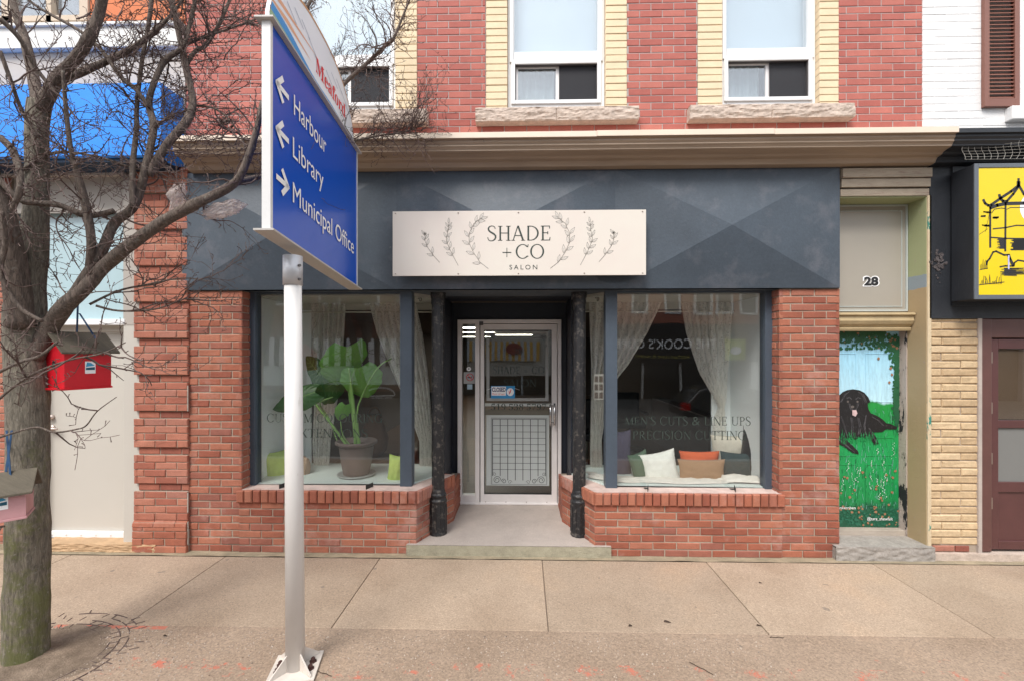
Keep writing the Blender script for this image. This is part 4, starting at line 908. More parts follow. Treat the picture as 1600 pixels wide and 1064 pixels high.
while x < lx1-.03:      # bevelled plinth bricks
    x2 = min(x+.20, lx1); b.prism([(x+.002,PY-.022,zz0-.058),(x+.002,PY-.018,zz0-.03),(x+.002,PY+.004,zz0-.004),(x+.002,.05,zz0-.004),(x+.002,.05,zz0-.058)], (x2-x-.006,0,0), R.uniform(.3,.9)); x = x2
b.build('pilaster_base', M['brick_lo'], pil); MB().box(lq0+.01, lx1-.008, PY-.012, .2, 0, zz0-.02).build('base_mortar', M['mortar'], pil)
b = MB()
for (pa, pb2) in ((602,642),(770,800),(815,850)): b.box(lx1-.002, lx1+.0015, PY-.004, PY+.010, Z(pb2,PY,297), Z(pa,PY,297))
b.build('caulk_line', M['baycream'], LB)
# wall left of the door
b = MB(); wx1 = X(12,0); bricks(b, (lxm,0,0), (1,0,0), (0,-1,0), wx1-lxm, 3.5, .0672, .21, .009, tb=(.1,.9))
o = b.build('brick_wall', M['brick_or'], LB); MB().box(lxm, wx1-.01, .007, .3, 0, 3.5).build('wall_mortar', M['mortar'], o)
dyl = .13
tan = surf('tan_door_paint', (.51,.48,.43), .5, .03, 2, spots=[(.66,1.5,(.60,.50,.45),.3)], bump=.03)
da, db_ = X(76,dyl), X(211,dyl)
zl = lambda py, y=dyl: Z(py,y,150)
MB().box(da, db_-.004, dyl, dyl+.045, zl(829), zl(522)).build('tan_door', tan, LB, bev=.003)
b = MB(); b.box(wx1, da-.004, .04, .2, .0, zl(504)); b.box(da-.03, da-.006, dyl-.02, dyl+.04, .1, zl(520)); b.box(db_-.003, lq0+.036, .004, dyl+.1, .06, zl(504)); b.box(da-.03, db_, dyl-.03, dyl+.1, zl(519), zl(508)); b.box(da-.03,db_,dyl-.012,dyl+.1,zl(522),zl(517)); b.build('door_frame', surf('greige_frame', (.50,.47,.42), .5, .04, 3), LB, bev=.004)
b = MB(); b.box(wx1, db_+.016, -.005, .2, Z(508,0,150), Z(499,0,150)); b.build('white_ledge', M['white'], LB, bev=.004); b = MB(); b.box(da-.01, db_, dyl-.03, dyl-.002, zl(838), zl(828)); b.build('door_sweep', M['white'], LB, bev=.004)
b = MB()
for k in range(6): c = Vector((da+.06+.145*k, dyl-.033, zl(833))); b.lathe(c, [(.006,-.004),(.008,0),(.006,.004)], 8)
b.build('rivets', M['alu'], LB)
b = MB(); hz = zl(668); hx = X(82,dyl); b.tube([(hx,dyl,hz),(hx,dyl-.05,hz)], .012, 10); b.tube([(hx-.01,dyl-.05,hz),(hx+.10,dyl-.052,hz-.004)], [.012,.009], 10); b.tube([(hx,dyl-.002,hz),(hx,dyl-.012,hz)], .03, 20); b.tube([(hx+.005,dyl-.0,zl(651)),(hx+.005,dyl-.03,zl(651))], .022, 16); b.build('lever_handle', surf('satin_handle', (.62,.52,.47), .35, .05, 5, metal=.5), LB, smooth=True)
MB().box(wx1, db_+.01, .10, .12, Z(499,0,150), Z(331,.1,150)).build('frosted_window', surf('frosted_blue_glass', (.42,.56,.60), .18, .06, 2, bump=0, spec=.8), LB)
b = MB(); b.box(wx1, db_+.02, .05, .2, Z(331,.1,150), 3.55); b.box(db_, lq0+.04, .0, .2, Z(508,0,150), 3.55); b.box(wx1,db_+.02,.03,.05,Z(334,.05,150),Z(327,.05,150)); b.build('panel', surf('greige_panel', (.40,.36,.32), .6, .05, 3), LB)
b = MB()
def sst(u, v):
    x0_, x1_ = X(60,-.05), X(243,-.05); x = x0_+(x1_-x0_)*u; n_ = noise.noise(Vector((x*14, v*9, 9)))*.01
    return Vector((x, -.05-n_, .0+.075*v/.6)) if v < .6 else Vector((x, -.05+.2*(v-.6)/.4, .075+n_*.5+.006*(v-.6)))
b.grid(sst, 90, 20); b.box(X(60,-.05)+.005, X(243,-.05)-.005, -.035, .14, 0, .07); b.build('stone_step', surf('orange_sandstone', (.50,.33,.19), .9, .3, 9, spots=[(.62,9,(.36,.24,.16),.1)], bump=.9, bscale=40), LB)
MB().box(lxm, X(72), -.02, .1, 0, .05).build('base_strip', M['moss'], LB)
# upper part
ux = X(289)
oz = surf('orange_painted_wall', (.60,.17,.06), .7, .1, 4, bump=.2)
b = MB(); b.box(X(152), ux, .0, .3, Z(33,0,150), 6.2); b.box(lxm, lxm+3.0, .0, .3, Z(33,0,150), 6.2); b.box(lxm+3, X(152), .26, .3, Z(33,0,150), 6.2); b.box(X(141), X(152)-.001, .0, .25, Z(33,0,150), 6.2); b.build('orange_wall', oz, LB); MB().box(lxm-.03, ux, -.05, .4, 6.201, 6.33).build('coping', M['stone'], LB)
b = MB(); b.box(lxm, ux, -.06, .3, Z(80,0,200), Z(33,-.06,200)); b.box(lxm, ux, -.085, .3, Z(48,0,200), Z(36,-.06,200)); b.build('white_band', surf('white_band_paint', (.74,.72,.69), .6, .08, 4, bump=.1), LB, bev=.004)
b = MB(); b.box(lxm, ux, .0, .3, 3.5, Z(80,0,200)-.002); b.build('cream_wall', surf('cream_grey_wall', (.50,.45,.41), .7, .1, 3), LB)
b = MB(); b.ring((lxm+3, Z(33,0,200)), (X(140), 6.2), (.08,.08,.05,.05), -.02, .05); b.box(X(6), X(20), -.02, .05, Z(33,0,200), 6.2); b.box(X(75), X(83), -.02, .05, Z(33,0,200), 6.2); ow = b.build('upper_window', surf('cream_window_frame', (.58,.47,.36), .6, .08, 3), LB)
MB().box(lxm+3.05, X(139), .03, .035, Z(33,0,200), 6.19).build('window_pane', M['glass_up'], ow); MB().box(lxm+3.05, X(139), .2, .21, Z(33,0,200), 6.19).build('window_curtain', surf('grey_curtain', (.30,.32,.36), .9, .4, 3, stretch=(9,1,1)), ow)
# blue awning (rigid box)
ay = -.27; ax0, ax1 = -7.2, X(287); az0, az1 = Z(246,ay,150), Z(131,ay,150)
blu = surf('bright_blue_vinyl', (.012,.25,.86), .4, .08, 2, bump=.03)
b = MB(); b.box(ax0, ax1, ay, .0, az0+.06, az1)
b.prism([(ax0,ay,az0+.06),(ax0,ay,az0+.012),(ax0,ay+.015,az0),(ax0,ay+.03,az0),(ax0,ay+.03,az0+.06)], (ax1-ax0,0,0))
b.prism([(ax1-.01,ay+.03,az0+.06),(ax1-.01,ay+.03,az0),(ax1-.01,ay+.10,az0-.02),(ax1-.01,ay+.2,az0-.01),(ax1-.01,0,az0+.02),(ax1-.01,0,az0+.06)], (.01,0,0))
b.build('awning', blu, LB)
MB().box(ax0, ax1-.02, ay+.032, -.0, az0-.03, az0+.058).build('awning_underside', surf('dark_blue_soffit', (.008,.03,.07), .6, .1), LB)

# ================================================================ SHOP SIGN
SG = thing('shop_sign', 'long cream sign board of the salon with leaf sprigs and serif lettering', 'sign', (-.06,-.11,2.8))
sy = -.145; s0, s1, zb0, zb1 = X(613.5,sy), X(1009.5,sy), Z(431,sy,810), Z(329.5,sy,810)
MB().box(s0, s1, sy, sy+.012, zb0, zb1).build('sign_board', M['cream'], SG, bev=.0015)
b = MB(); b.box(s0+.05, s0+.09, sy+.013, -.03, zb0+.05, zb1-.05); b.box(s1-.09, s1-.05, sy+.013, -.03, zb0+.05, zb1-.05); b.build('batten', M['black'], SG)
b = MB()
for px in (618,716,810,913,1004):
    for z in (zb0+.018, zb1-.018): b.lathe((X(px,sy), sy-.001, z), [(.005,-.003),(.007,0),(.005,.003)], 8)
b.build('screws', M['screw'], SG)
yl = sy-.0015; LT = front(yl); ZS = lambda py: Z(py,yl,810); XS = lambda px: X(px,yl)
for (t, a, c, z0, z1, kw) in (('SHADE',761,861,376.5,353.5,dict(off=-.008,ser=True)),('CO',805,851,404.5,382.5,dict(off=-.010,ser=True)),('SALON',796,839.5,421.5,414.5,dict(sp=1.45))):
    b = MB(); (roman(b, t, XS(a), XS(c), ZS(z0), ZS(z1), LT) if t != 'SALON' else text(b, t, XS(a), XS(c), ZS(z0), ZS(z1), LT, **kw)); b.build('sign_lettering', M['ink'], SG)
b = MB(); b.stroke([(XS(785.5),ZS(395)),(XS(798.5),ZS(395))], .008, LT); b.stroke([(XS(792),ZS(402)),(XS(792),ZS(388))], .006, LT); b.build('plus_mark', M['ink'], SG)
def sprig(stem, leaves, ll, mirror, flower=False):
    cx = 811.5; fxp = (lambda p: 2*cx-p) if mirror else (lambda p: p)
    ln = MB(); fl = MB(); pts = [(XS(fxp(p)), ZS(q)) for p, q in stem]
    n_ = len(pts)
    def at(t):
        k = t*(n_-1); i = min(int(k), n_-2); f = k-i; return Vector(pts[i]).lerp(Vector(pts[i+1]), f), (Vector(pts[i+1])-Vector(pts[i])).normalized()
    ln.stroke([tuple(at(i/24)[0]) for i in range(25)], .0032, LT)
    for (t, sd2, sc) in leaves:
        p, d = at(t); a = math.atan2(d.y, d.x)+sd2*.62; L = ll*sc*1.22; W = L*.19
        e = Vector((math.cos(a), math.sin(a))); n2 = Vector((-e.y, e.x))
        p0 = p+e*L*.18
        out = [p0+e*L*s_+n2*W*math.sin(math.pi*min(1,s_**.8)) for s_ in [i/7 for i in range(8)]]; out2 = [p0+e*L*s_-n2*W*math.sin(math.pi*min(1,s_**.8)) for s_ in [i/7 for i in range(8)]]
        ln.stroke([tuple(q) for q in out], .0021, LT); ln.stroke([tuple(q) for q in out2], .0021, LT); ln.stroke([tuple(p), tuple(p0+e*L*.6)], .0016, LT)
        q = p0+e*L; ln.poly([(q.x+.0028*math.cos(k), q.y+.0028*math.sin(k)) for k in range(6)], front(yl))
        fl.poly([tuple(q) for q in out]+[tuple(q) for q in out2[::-1]], front(yl+.0008))
    if flower:
        q = at(1)[0]
        for k in range(7): a = k*.9; ln.stroke([tuple(q), (q.x+.016*math.cos(a), q.y+.016*math.sin(a))], .004, LT)
    o = ln.build('leaf_sprig', M['leafline'], SG); fl.build('leaf_tone', M['leafgray'], o)
for mir in (False, True):
    sprig([(687,410),(678,400),(668,386),(664,376),(664,365)], [(.25,1,.9),(.3,-1,.9),(.5,1,.8),(.55,-1,.9),(.75,1,.7),(.8,-1,.8),(.95,1,.7)], .05, mir, True)
    sprig([(716,415),(708,400),(702,388),(697,375),(700,360),(701,350)], [(.2,1,1),(.22,-1,1),(.35,1,.95),(.38,-1,1),(.5,1,.9),(.52,-1,.95),(.64,1,.85),(.66,-1,.9),(.76,1,.8),(.8,-1,.8),(.9,1,.7),(.92,-1,.7),(1,.1,.8)], .046, mir)
    sprig([(763,420),(750,410),(740,395),(733,380),(733,365),(740,350),(750,342)], [(.14,1,1),(.2,-1,1),(.3,1,1.1),(.36,-1,1),(.47,1,1),(.5,-1,1),(.6,1,.95),(.64,-1,1),(.74,1,.9),(.78,-1,1),(.87,1,.9),(.92,-1,.95),(.98,.5,.9),(1,-.7,.9)], .052, mir)

# ================================================================ STREET DIRECTION SIGN
pb = PD(461.5, 1045, 2.68); DS = thing('direction_sign', 'white pole with tall blue direction sign listing harbour, library and municipal office', 'sign', (pb.x, pb.y, 0))
pbx, pby = pb.x, pb.y; ptop = PD(457.5, 400, 2.68)
polem = surf('chalky_white_pole', (.68,.66,.64), .45, .06, 4, stretch=(3,3,1), spots=[(.62,7,(.50,.47,.43),.08),(.72,26,(.20,.20,.22),.02)], bump=.06)
MB().tube([(pbx,pby,.0),(ptop.x,ptop.y,ptop.z-.02)], [.053,.047], 32).build('pole', polem, DS, smooth=True)
cz0 = PD(457.5,446,2.68).z; MB().tube([(ptop.x,ptop.y,cz0),(ptop.x,ptop.y,ptop.z-.002)], .0535, 32).build('collar', surf('galvanised_collar', (.55,.55,.57), .4, .06, 5, metal=.3), DS, smooth=True)
b = MB()
for z in (cz0+.03, cz0+.11): b = MB(); b.tube([(ptop.x+.047,ptop.y-.024,z),(ptop.x+.058,ptop.y-.03,z)], .008, 8); b.build('bolt', M['alu_dk'], DS)
rustw = surf('rust_stained_white', (.62,.56,.50), .6, .2, 8, spots=[(.60,9,(.38,.18,.08),.12)], bump=.3, bscale=50)
b = MB()
def rot(x, y, a): return (pbx+x*math.cos(a)-y*math.sin(a), pby+x*math.sin(a)+y*math.cos(a))
a0 = math.radians(12)
b.prism([(*rot(x,y,a0),.002) for x,y in ((-.13,-.13),(.13,-.13),(.13,.13),(-.13,.13))], (0,0,.012)); b.build('base_plate', rustw, DS)
for k in range(4):
    b = MB(); a = a0+math.pi/4+k*math.pi/2; dx, dy_ = math.cos(a), math.sin(a); n_ = Vector((-dy_,dx,0))*.004
    q = [Vector((pbx+dx*.045,pby+dy_*.045,.015)), Vector((pbx+dx*.155,pby+dy_*.155,.015)), Vector((pbx+dx*.155,pby+dy_*.155,.022)), Vector((pbx+dx*.048,pby+dy_*.048,.11))]
    b.prism([p-n_ for p in q], n_*2); b.build('gusset', rustw, DS)
for (x, y) in ((-.09,-.09),(.09,-.09),(.09,.09),(-.09,.09)):
    b = MB(); q = rot(x*.15+x*.9, y*.15, a0) if False else rot(x, 0 if False else y*.35, a0); b.lathe((q[0],q[1],.014), [(.022,0),(.022,.004),(.014,.005),(.014,.018),(.008,.026)], 6); b.build('anchor_bolt', surf('rusty_bolt', (.06,.022,.018), .8, .3, 30, bump=.5), DS)
# sign cabinet in its own frame (slopes slightly down towards the shops)
O = PD(424, 360, 2.45); right = Vector((_c,_s,0)); fwd = Vector((-_s,_c,0))
Ud = (right*(7/718)+Vector((0,0,-66/718))+fwd); Lw = (3.765-2.45); H = 1.109
U = Ud*1.0; horiz = Vector((U.x,U.y,0)).normalized(); NR = Vector((horiz.y,-horiz.x,0))   # towards the camera side (+x)
def SF(u, w_, d=0.0): return O+U*u+Vector((0,0,w_))+NR*d
T_ = .043
def sbox(mb, u0, u1, w0, w1, d0, d1):
    q = [SF(u0,w0,d0),SF(u1,w0,d0),SF(u1,w0,d1),SF(u0,w0,d1),SF(u0,w1,d0),SF(u1,w1,d0),SF(u1,w1,d1),SF(u0,w1,d1)]
    mb.add(q, [(0,3,2,1),(4,5,6,7),(0,1,5,4),(1,2,6,5),(2,3,7,6),(3,0,4,7)])
b = MB(); sbox(b, 0, Lw, 0, H, -T_+.004, -.004); PN = b.build('sign_panel', surf('deep_blue_panel', (.006,.085,.52), .25, .03, 2, bump=0, coat=.12), DS)
epm = surf('white_aluminium_edge', (.70,.69,.68), .35, .04, 5)
for (ua, ub) in ((-.012,.012),(Lw,Lw+.012)): b = MB(); sbox(b, ua, ub, -.002, H, -T_-.002, .0015); b.build('edge_post', epm, DS)
plm = surf('grey_sign_plate', (.50,.47,.44), .4, .05, 5)
b = MB(); sbox(b, -.035, Lw+.04, -.012, -.002, -T_-.035, .030); b.build('bottom_plate', plm, DS); b = MB(); sbox(b, -.035, Lw+.04, H+.001, H+.010, -T_-.03, .027); b.build('top_plate', plm, DS)
sfr = lambda d: (lambda u, v: SF(u, v, d))
for (t, ua, ub, w0) in (('Harbour',.245,.70,.767),('Library',.232,.655,.511),('Municipal Office',.232,1.235,.247)):
    b = MB(); text(b, t, ua, ub, w0, w0+.117, sfr(.0022)); b.build('sign_lettering', M['whitetxt'], PN)
def arrow(u, w_, sgn):
    b = MB(); f = sfr(.0022); L = .055
    b.stroke([(u-sgn*.06,w_),(u+sgn*.055,w_)], .030, f); b.stroke([(u+sgn*.0,w_+.062),(u+sgn*.06,w_),(u+sgn*.0,w_-.062)], .030, f); b.build('arrow', M['whitetxt'], PN)
arrow(.115,.822,-1); arrow(.115,.572,-1); arrow(.115,.310,1)
# arched header with the town name
def arch(u): t = max(0, min(1, (u-.0)/1.28)); return .06+.40*(1-abs(2*t-1)**2.6)**.62
hd = MB(); hb = MB(); us = [i/48*1.28 for i in range(49)]
def strip(mb, lo, hi, d):
    for a, c in zip(us, us[1:]):
        la, lc, ha, hc = lo(a), lo(c), hi(a), hi(c)
        if ha-la < .0005 and hc-lc < .0005: continue
        mb.add([SF(a,H+la,d),SF(c,H+lc,d),SF(c,H+max(hc,lc),d),SF(a,H+max(ha,la),d)], [(0,1,2,3)])
for a, c in zip(us, us[1:]):
    q = [SF(a,H+.011,-.033),SF(c,H+.011,-.033),SF(c,H+arch(c),-.033),SF(a,H+arch(a),-.033)]; hd.prism(q, NR*.022)
HD = hd.build('arched_header', surf('white_header_panel', (.82,.87,.93), .35, .04, 3, bump=0), DS)
col = lambda n_, c: surf('header_'+n_, c, .35, .05, 3, bump=0)
b = MB(); strip(b, lambda u: .011, lambda u: .035+.05*max(0,1-u/.9), -.0105); b.build('green_stripe', col('green', (.30,.50,.32)), HD)
b = MB(); strip(b, lambda u: .036+.05*max(0,1-u/.9), lambda u: min(arch(u)-.01, .062+.07*max(0,1-u/.9)+.012*math.sin(u*9)), -.0103); b.build('blue_wave', col('blue', (.02,.30,.70)), HD)
b = MB(); strip(b, lambda u: arch(u)-.018, lambda u: arch(u), -.0101); b.build('ochre_edge', col('ochre', (.55,.30,.14)), HD)
b = MB(); strip(b, lambda u: .18+.10*u, lambda u: (.18+.10*u)+.035*max(0,1-u/.6), -.0099); b.build('peach_sail', col('peach', (.80,.42,.26)), HD); b = MB(); strip(b, lambda u: .14+.02*u, lambda u: .14+.02*u+.03*max(0,1-abs(u-.2)/.3), -.0098); b.build('peach_sail', col('peach', (.80,.42,.26)), HD)
b = MB()
for k in range(11): u = .25+k*.09; b.stroke([(u-.06,H+.27+.05*math.sin(k)),(u+.05,H+.23+.05*math.sin(k))], .006, sfr(-.0096))
b.build('blue_dashes', col('dash', (.35,.42,.55)), HD)
b = MB(); text(b, 'Meaford', .565, 1.085, H+.135, H+.235, sfr(-.0090), off=.006, ser=True, ref='M'); b.build('town_name', M['redtxt'], HD)
# ================================================================ TREE
def barkmat(name, moss=True, base=(.135,.105,.080)):
    m, n, bs, ns, ls = newmat(name); tc = ns.new('ShaderNodeTexCoord')
    mp = ns.new('ShaderNodeMapping'); mp.inputs['Scale'].default_value = (62,62,11); ls.new(tc.outputs['Object'], mp.inputs[0])
    n1 = N(ns, 'ShaderNodeTexNoise', Scale=1.3, Detail=9, Roughness=.75, Distortion=.7); ls.new(mp.outputs[0], n1.inputs[0])
    r = rampn(ns, [(.30, tuple(c*.30 for c in base)), (.48, base), (.72, tuple(c*2.3 for c in base))]); ls.new(n1.outputs['Fac'], r.inputs[0]); c = r.outputs[0]
    if moss:
        n2 = N(ns, 'ShaderNodeTexNoise', Scale=7, Detail=8, Roughness=.75); ls.new(tc.outputs['Object'], n2.inputs[0])
        sx = ns.new('ShaderNodeSeparateXYZ'); ls.new(tc.outputs['Object'], sx.inputs[0])
        mr = ns.new('ShaderNodeMapRange'); mr.inputs['From Min'].default_value = .1; mr.inputs['From Max'].default_value = 2.0; mr.inputs['To Min'].default_value = .16; mr.inputs['To Max'].default_value = -.08; ls.new(sx.outputs['Z'], mr.inputs[0])
        ad = ns.new('ShaderNodeMath'); ad.operation = 'ADD'; ls.new(n2.outputs['Fac'], ad.inputs[0]); ls.new(mr.outputs[0], ad.inputs[1])
        rr = rampn(ns, [(.56,0),(.70,.75)]); ls.new(ad.outputs[0], rr.inputs[0]); c = mixc(ns, ls, rr.outputs[0], c, (.125,.135,.035))
    n3 = N(ns, 'ShaderNodeTexNoise', Scale=40, Detail=4); ls.new(tc.outputs['Object'], n3.inputs[0]); r3 = rampn(ns, [(.62,0),(.72,.55)]); ls.new(n3.outputs['Fac'], r3.inputs[0]); c = mixc(ns, ls, r3.outputs[0], c, (.30,.28,.24))
    ls.new(c, bs.inputs['Base Color']); bs.inputs['Roughness'].default_value = .95
    bp = ns.new('ShaderNodeBump'); bp.inputs['Strength'].default_value = 1; bp.inputs['Distance'].default_value = .012; ls.new(n1.outputs['Fac'], bp.inputs['Height']); ls.new(bp.outputs[0], bs.inputs['Normal']); return m
bark = barkmat('mossy_bark', True, (.155,.135,.105)); bark2 = barkmat('limb_bark', False, (.125,.096,.078)); twigm = surf('twig_bark', (.115,.074,.062), .8, .4, 12, spots=[(.66,30,(.22,.20,.18),.1)], bump=0)
TY = -1.50
tb_ = P(40, 1040, TY); TR = thing('bare_tree', 'bare leafless tree with mossy trunk and tangled twigs, two birdhouses hung on it', 'tree', (tb_.x, TY, 0))
def rough_tube(mb, pts, rad, n=22, sub=5, amp=.10, seed=0):
    """bark-covered limb: smooth spline through pts with knobbly radius"""
    P_ = [Vector(p) for p in pts]; out = []; rr = []
    for i in range(len(P_)-1):
        a, b_, c, d = P_[max(i-1,0)], P_[i], P_[i+1], P_[min(i+2,len(P_)-1)]
        for k in range(sub):
            t = k/sub; out.append(.5*((2*b_)+(c-a)*t+(2*a-5*b_+4*c-d)*t*t+(3*b_-a-3*c+d)*t**3)); rr.append(rad[i]*(1-t)+rad[i+1]*t)
    out.append(P_[-1]); rr.append(rad[-1])
    b0 = len(mb.v); mb.tube(out, rr, n)
    for j in range(len(out)):
        for k in range(n):
            v = mb.v[b0+j*n+k]; d = v-out[j]; a = 2*math.pi*k/n
            f = 1+amp*noise.noise(Vector((v.x*9+seed, v.y*9, v.z*3)))*1.2+amp*.5*noise.noise(Vector((v.x*34, v.y*34, v.z*9+seed)))
            mb.v[b0+j*n+k] = out[j]+d*f
    return out, rr
limb_skel = []
def limb(name, pts, y0, y1, n=16, sub=5, mat=None, parent=TR, amp=.1, wander=.05):
    w3 = []; L = len(pts); rad = []
    for i, (px, py, r_, *yy) in enumerate(pts):
        t = i/(L-1); y = yy[0] if yy else y0+(y1-y0)*t+(wander*noise.noise(Vector((px*.03, py*.03, 1.7))) if 0 < i else 0)
        p = P(px, py, y); w3.append(p); rad.append(r_*(.79 if name == 'trunk' else .72)*(y-CAM_Y)/F)
    b = MB(); o, rr = rough_tube(b, w3, rad, n, sub, amp, len(limb_skel)); b.build(name, mat or bark2, parent, smooth=True)
    limb_skel.append((o, rr)); return o
limb('trunk', [(40,1085,41),(40,1052,37),(40,1000,35),(42,900,33.5),(42,780,33),(43,680,33),(42,600,33),(40,540,33),(40,480,31),(46,430,26),(54,370,22),(57,310,19.5),(58,266,18.5),(59,210,18),(62,160,19)], TY, TY+.02, n=40, sub=8, mat=bark, amp=.12, wander=.01)
L_ = [
 ([(34,510,26),(24,430,24),(10,360,22),(-8,300,20),(-30,230,18),(-60,150,16)], TY-.04, TY-.30),
 ([(62,175,14),(52,120,11),(38,60,9),(24,20,7),(8,-40,5)], TY, TY+.2),
 ([(66,170,15),(88,125,13),(118,92,11.5),(140,58,10.5),(155,20,9.5),(168,-40,8)], TY, TY-.15),
 ([(88,128,9),(130,112,8),(175,92,6.5),(215,70,5),(262,30,3.6),(300,-20,2.5)], TY, TY+.3),
 ([(50,560,20),(78,515,18),(100,480,17.5),(132,452,15.5),(165,415,14),(205,382,13.5),(250,350,12.5),(300,322,11),(345,300,9.5),(375,276,8),(398,215,6.5),(410,160,5)], TY, TY-.12),
 ([(112,468,15),(138,428,12.5),(160,390,10.5),(178,350,9.5),(205,328,9),(218,300,8.5),(228,262,8),(240,200,7),(233,165,6.5),(240,132,6),(258,95,5.5),(285,75,4.8),(296,40,4),(310,-20,3)], TY, TY+.22),
 ([(142,422,10),(143,380,9),(137,335,8),(126,290,7),(112,240,4.5),(104,180,4),(98,110,3)], TY+.02, TY-.2),
 ([(232,275,8.5),(262,225,8.5),(290,192,9),(301,160,7.5),(291,108,6.8),(280,55,6),(268,0,5.5),(262,-40,5)], TY+.1, TY+.28),
 ([(208,325,6),(207,265,5.5),(213,205,5),(214,165,4.2),(222,95,4.2),(232,40,4.2),(240,-20,3.5)], TY+.05, TY+.3),
 ([(232,168,5),(212,140,4.6),(190,122,4.4),(155,75,4.0),(120,46,3.6),(60,12,3),(20,-20,2.5)], TY+.12, TY+.02),
 ([(-10,272,6),(30,312,6),(60,318,6),(92,321,6.5),(137,337,6.5),(178,330,6)], TY-.2, TY+.04),
 ([(372,284,6,-1.5),(400,278,5.5,-1.3),(440,268,5,-1.05),(480,210,4.5,-.78),(530,140,4.2,-.55),(575,98,3.8,-.5),(600,74,3.5,-.5),(614,62,3.2,-.5),(628,30,2.4,-.5),(644,-10,1.6,-.5)], TY-.1, TY-.18),
 ([(292,100,4),(306,80,4),(325,68,3.6),(350,22,3.2),(364,-15,2.6)], TY+.25, TY+.35),
 ([(282,74,3),(330,55,2.4),(380,38,2),(420,22,1.5)], TY+.25, TY+.4),
 ([(440,268,3.4,-1.05),(500,235,2.8,-.65),(550,222,2.5,-.5),(590,213,2,-.48),(630,207,1.6,-.45),(662,196,1,-.45)], TY-.1, TY+.1),
 ([(430,90,4,-1.0),(478,15,3.6,-.9),(496,-20,3,-.8)], TY-.2, TY-.2),
 ([(300,165,3),(340,172,2.2),(372,205,1.8),(384,236,1.2)], TY+.25, TY+.15),
 ([(2,330,5),(8,380,5),(2,430,5),(30,480,4.5),(66,502,4)], TY-.3, TY-.2),
 ([(-20,590,3.6),(30,566,3.6),(62,556,3.3),(90,534,2.6)], TY-.25, TY-.3),
 ([(-20,640,3),(20,605,2.8),(60,580,2.4),(110,562,2),(160,552,1.6),(196,535,1.1)], TY-.3, TY-.35),
 ([(-20,690,2.6),(20,676,2.4),(58,667,2.2),(85,675,2),(120,670,1.7),(135,664,1.5),(152,642,1.2),(182,620,.8)], TY-.3, TY-.35),
 ([(0,30,6),(30,60,5),(55,105,4),(90,150,3)], TY-.3, TY-.1),
 ([(0,80,4),(18,130,4),(35,175,3.6),(60,215,2.5)], TY-.35, TY-.2),
 ([(0,215,7),(22,240,7),(32,290,6),(18,330,5)], TY-.2, TY-.25),
 ([(30,270,4),(60,250,3.5),(95,238,3),(150,245,2.5),(205,262,2),(262,275,1.5)], TY-.05, TY+.2),
 ([(150,478,2.6),(185,486,2.2),(240,484,1.8),(282,470,1.2),(292,466,.8)], TY, TY+.2),
 ([(140,476,2.8),(185,455,2.3),(230,445,1.9),(285,435,1.3),(330,440,.8)], TY, TY+.25),
]
for i, (pts, y0, y1) in enumerate(L_): limb('branch', pts, y0, y1, n=12 if pts[0][2] > 6 else 8, amp=.13 if pts[0][2] > 3 else .05)
# twigs: short crooked shoots with spur buds
tw = MB(); TWN = [0]; rt = random.Random(21)
def twig(p, d, L, r0, lvl):
    n_ = max(3, int(L/.035)); pts = [Vector(p)]; d = d.normalized()
    for i in range(n_):
        j = Vector((rt.gauss(0,.30), rt.gauss(0,.24), rt.gauss(.06,.26))); d = (d+j*.8).normalized(); pts.append(pts[-1]+d*L/n_)
    rr = [max(.0015, r0*(1-.62*i/n_)) for i in range(n_+1)]
    tw.tube(pts, rr, 4 if r0 > .003 else 3, caps=False); TWN[0] += 1
    for i in range(1, n_+1):
        q = pts[i]; t = (pts[i]-pts[i-1]).normalized()
        if rt.random() < .55:        # spur
            s_ = (t*.4+Vector((rt.gauss(0,1), rt.gauss(0,.8), rt.gauss(.2,1))).normalized()).normalized(); l = rt.uniform(.010,.030)
            tw.tube([q, q+s_*l*.6, q+s_*l], [rr[i]*.9, .0018, .0032], 3, caps=False)
        if lvl > 0 and rt.random() < .52:
            s_ = (t*.8+Vector((rt.gauss(0,1), rt.gauss(0,.9), rt.gauss(.15,1))).normalized()*.9).normalized(); twig(q, s_, L*rt.uniform(.35,.7), rr[i]*.72, lvl-1)
dens = [0, .10, .55, .6, .9, .85, 1.5, 1.6, 1.5, 1.5, 1.4, 1.2, 3.2, 2.4, 2.2, 3.2, .6, 2.4, .8, .5, .8, .25, 1.2, 1.4, 1.1, 1.4, 1.3, 1.3]
for (sk, rr), dn in zip(limb_skel, dens):
    Ltot = sum((b_-a).length for a, b_ in zip(sk, sk[1:])); cnt = int(Ltot*9.8*dn+1)
    for _ in range(cnt):
        k = rt.uniform(.12,1)*(len(sk)-2); i = int(k); q = sk[i].lerp(sk[i+1], k-i); t = (sk[i+1]-sk[i]).normalized()
        s_ = (t*.6+Vector((rt.gauss(0,1), rt.gauss(0,.7), rt.gauss(.1,.9))).normalized()).normalized()
        twig(q+s_*rr[i]*.7, s_, rt.uniform(.12,.42), rt.uniform(.0032,.0062), 2 if rt.random() < .6 else 1)
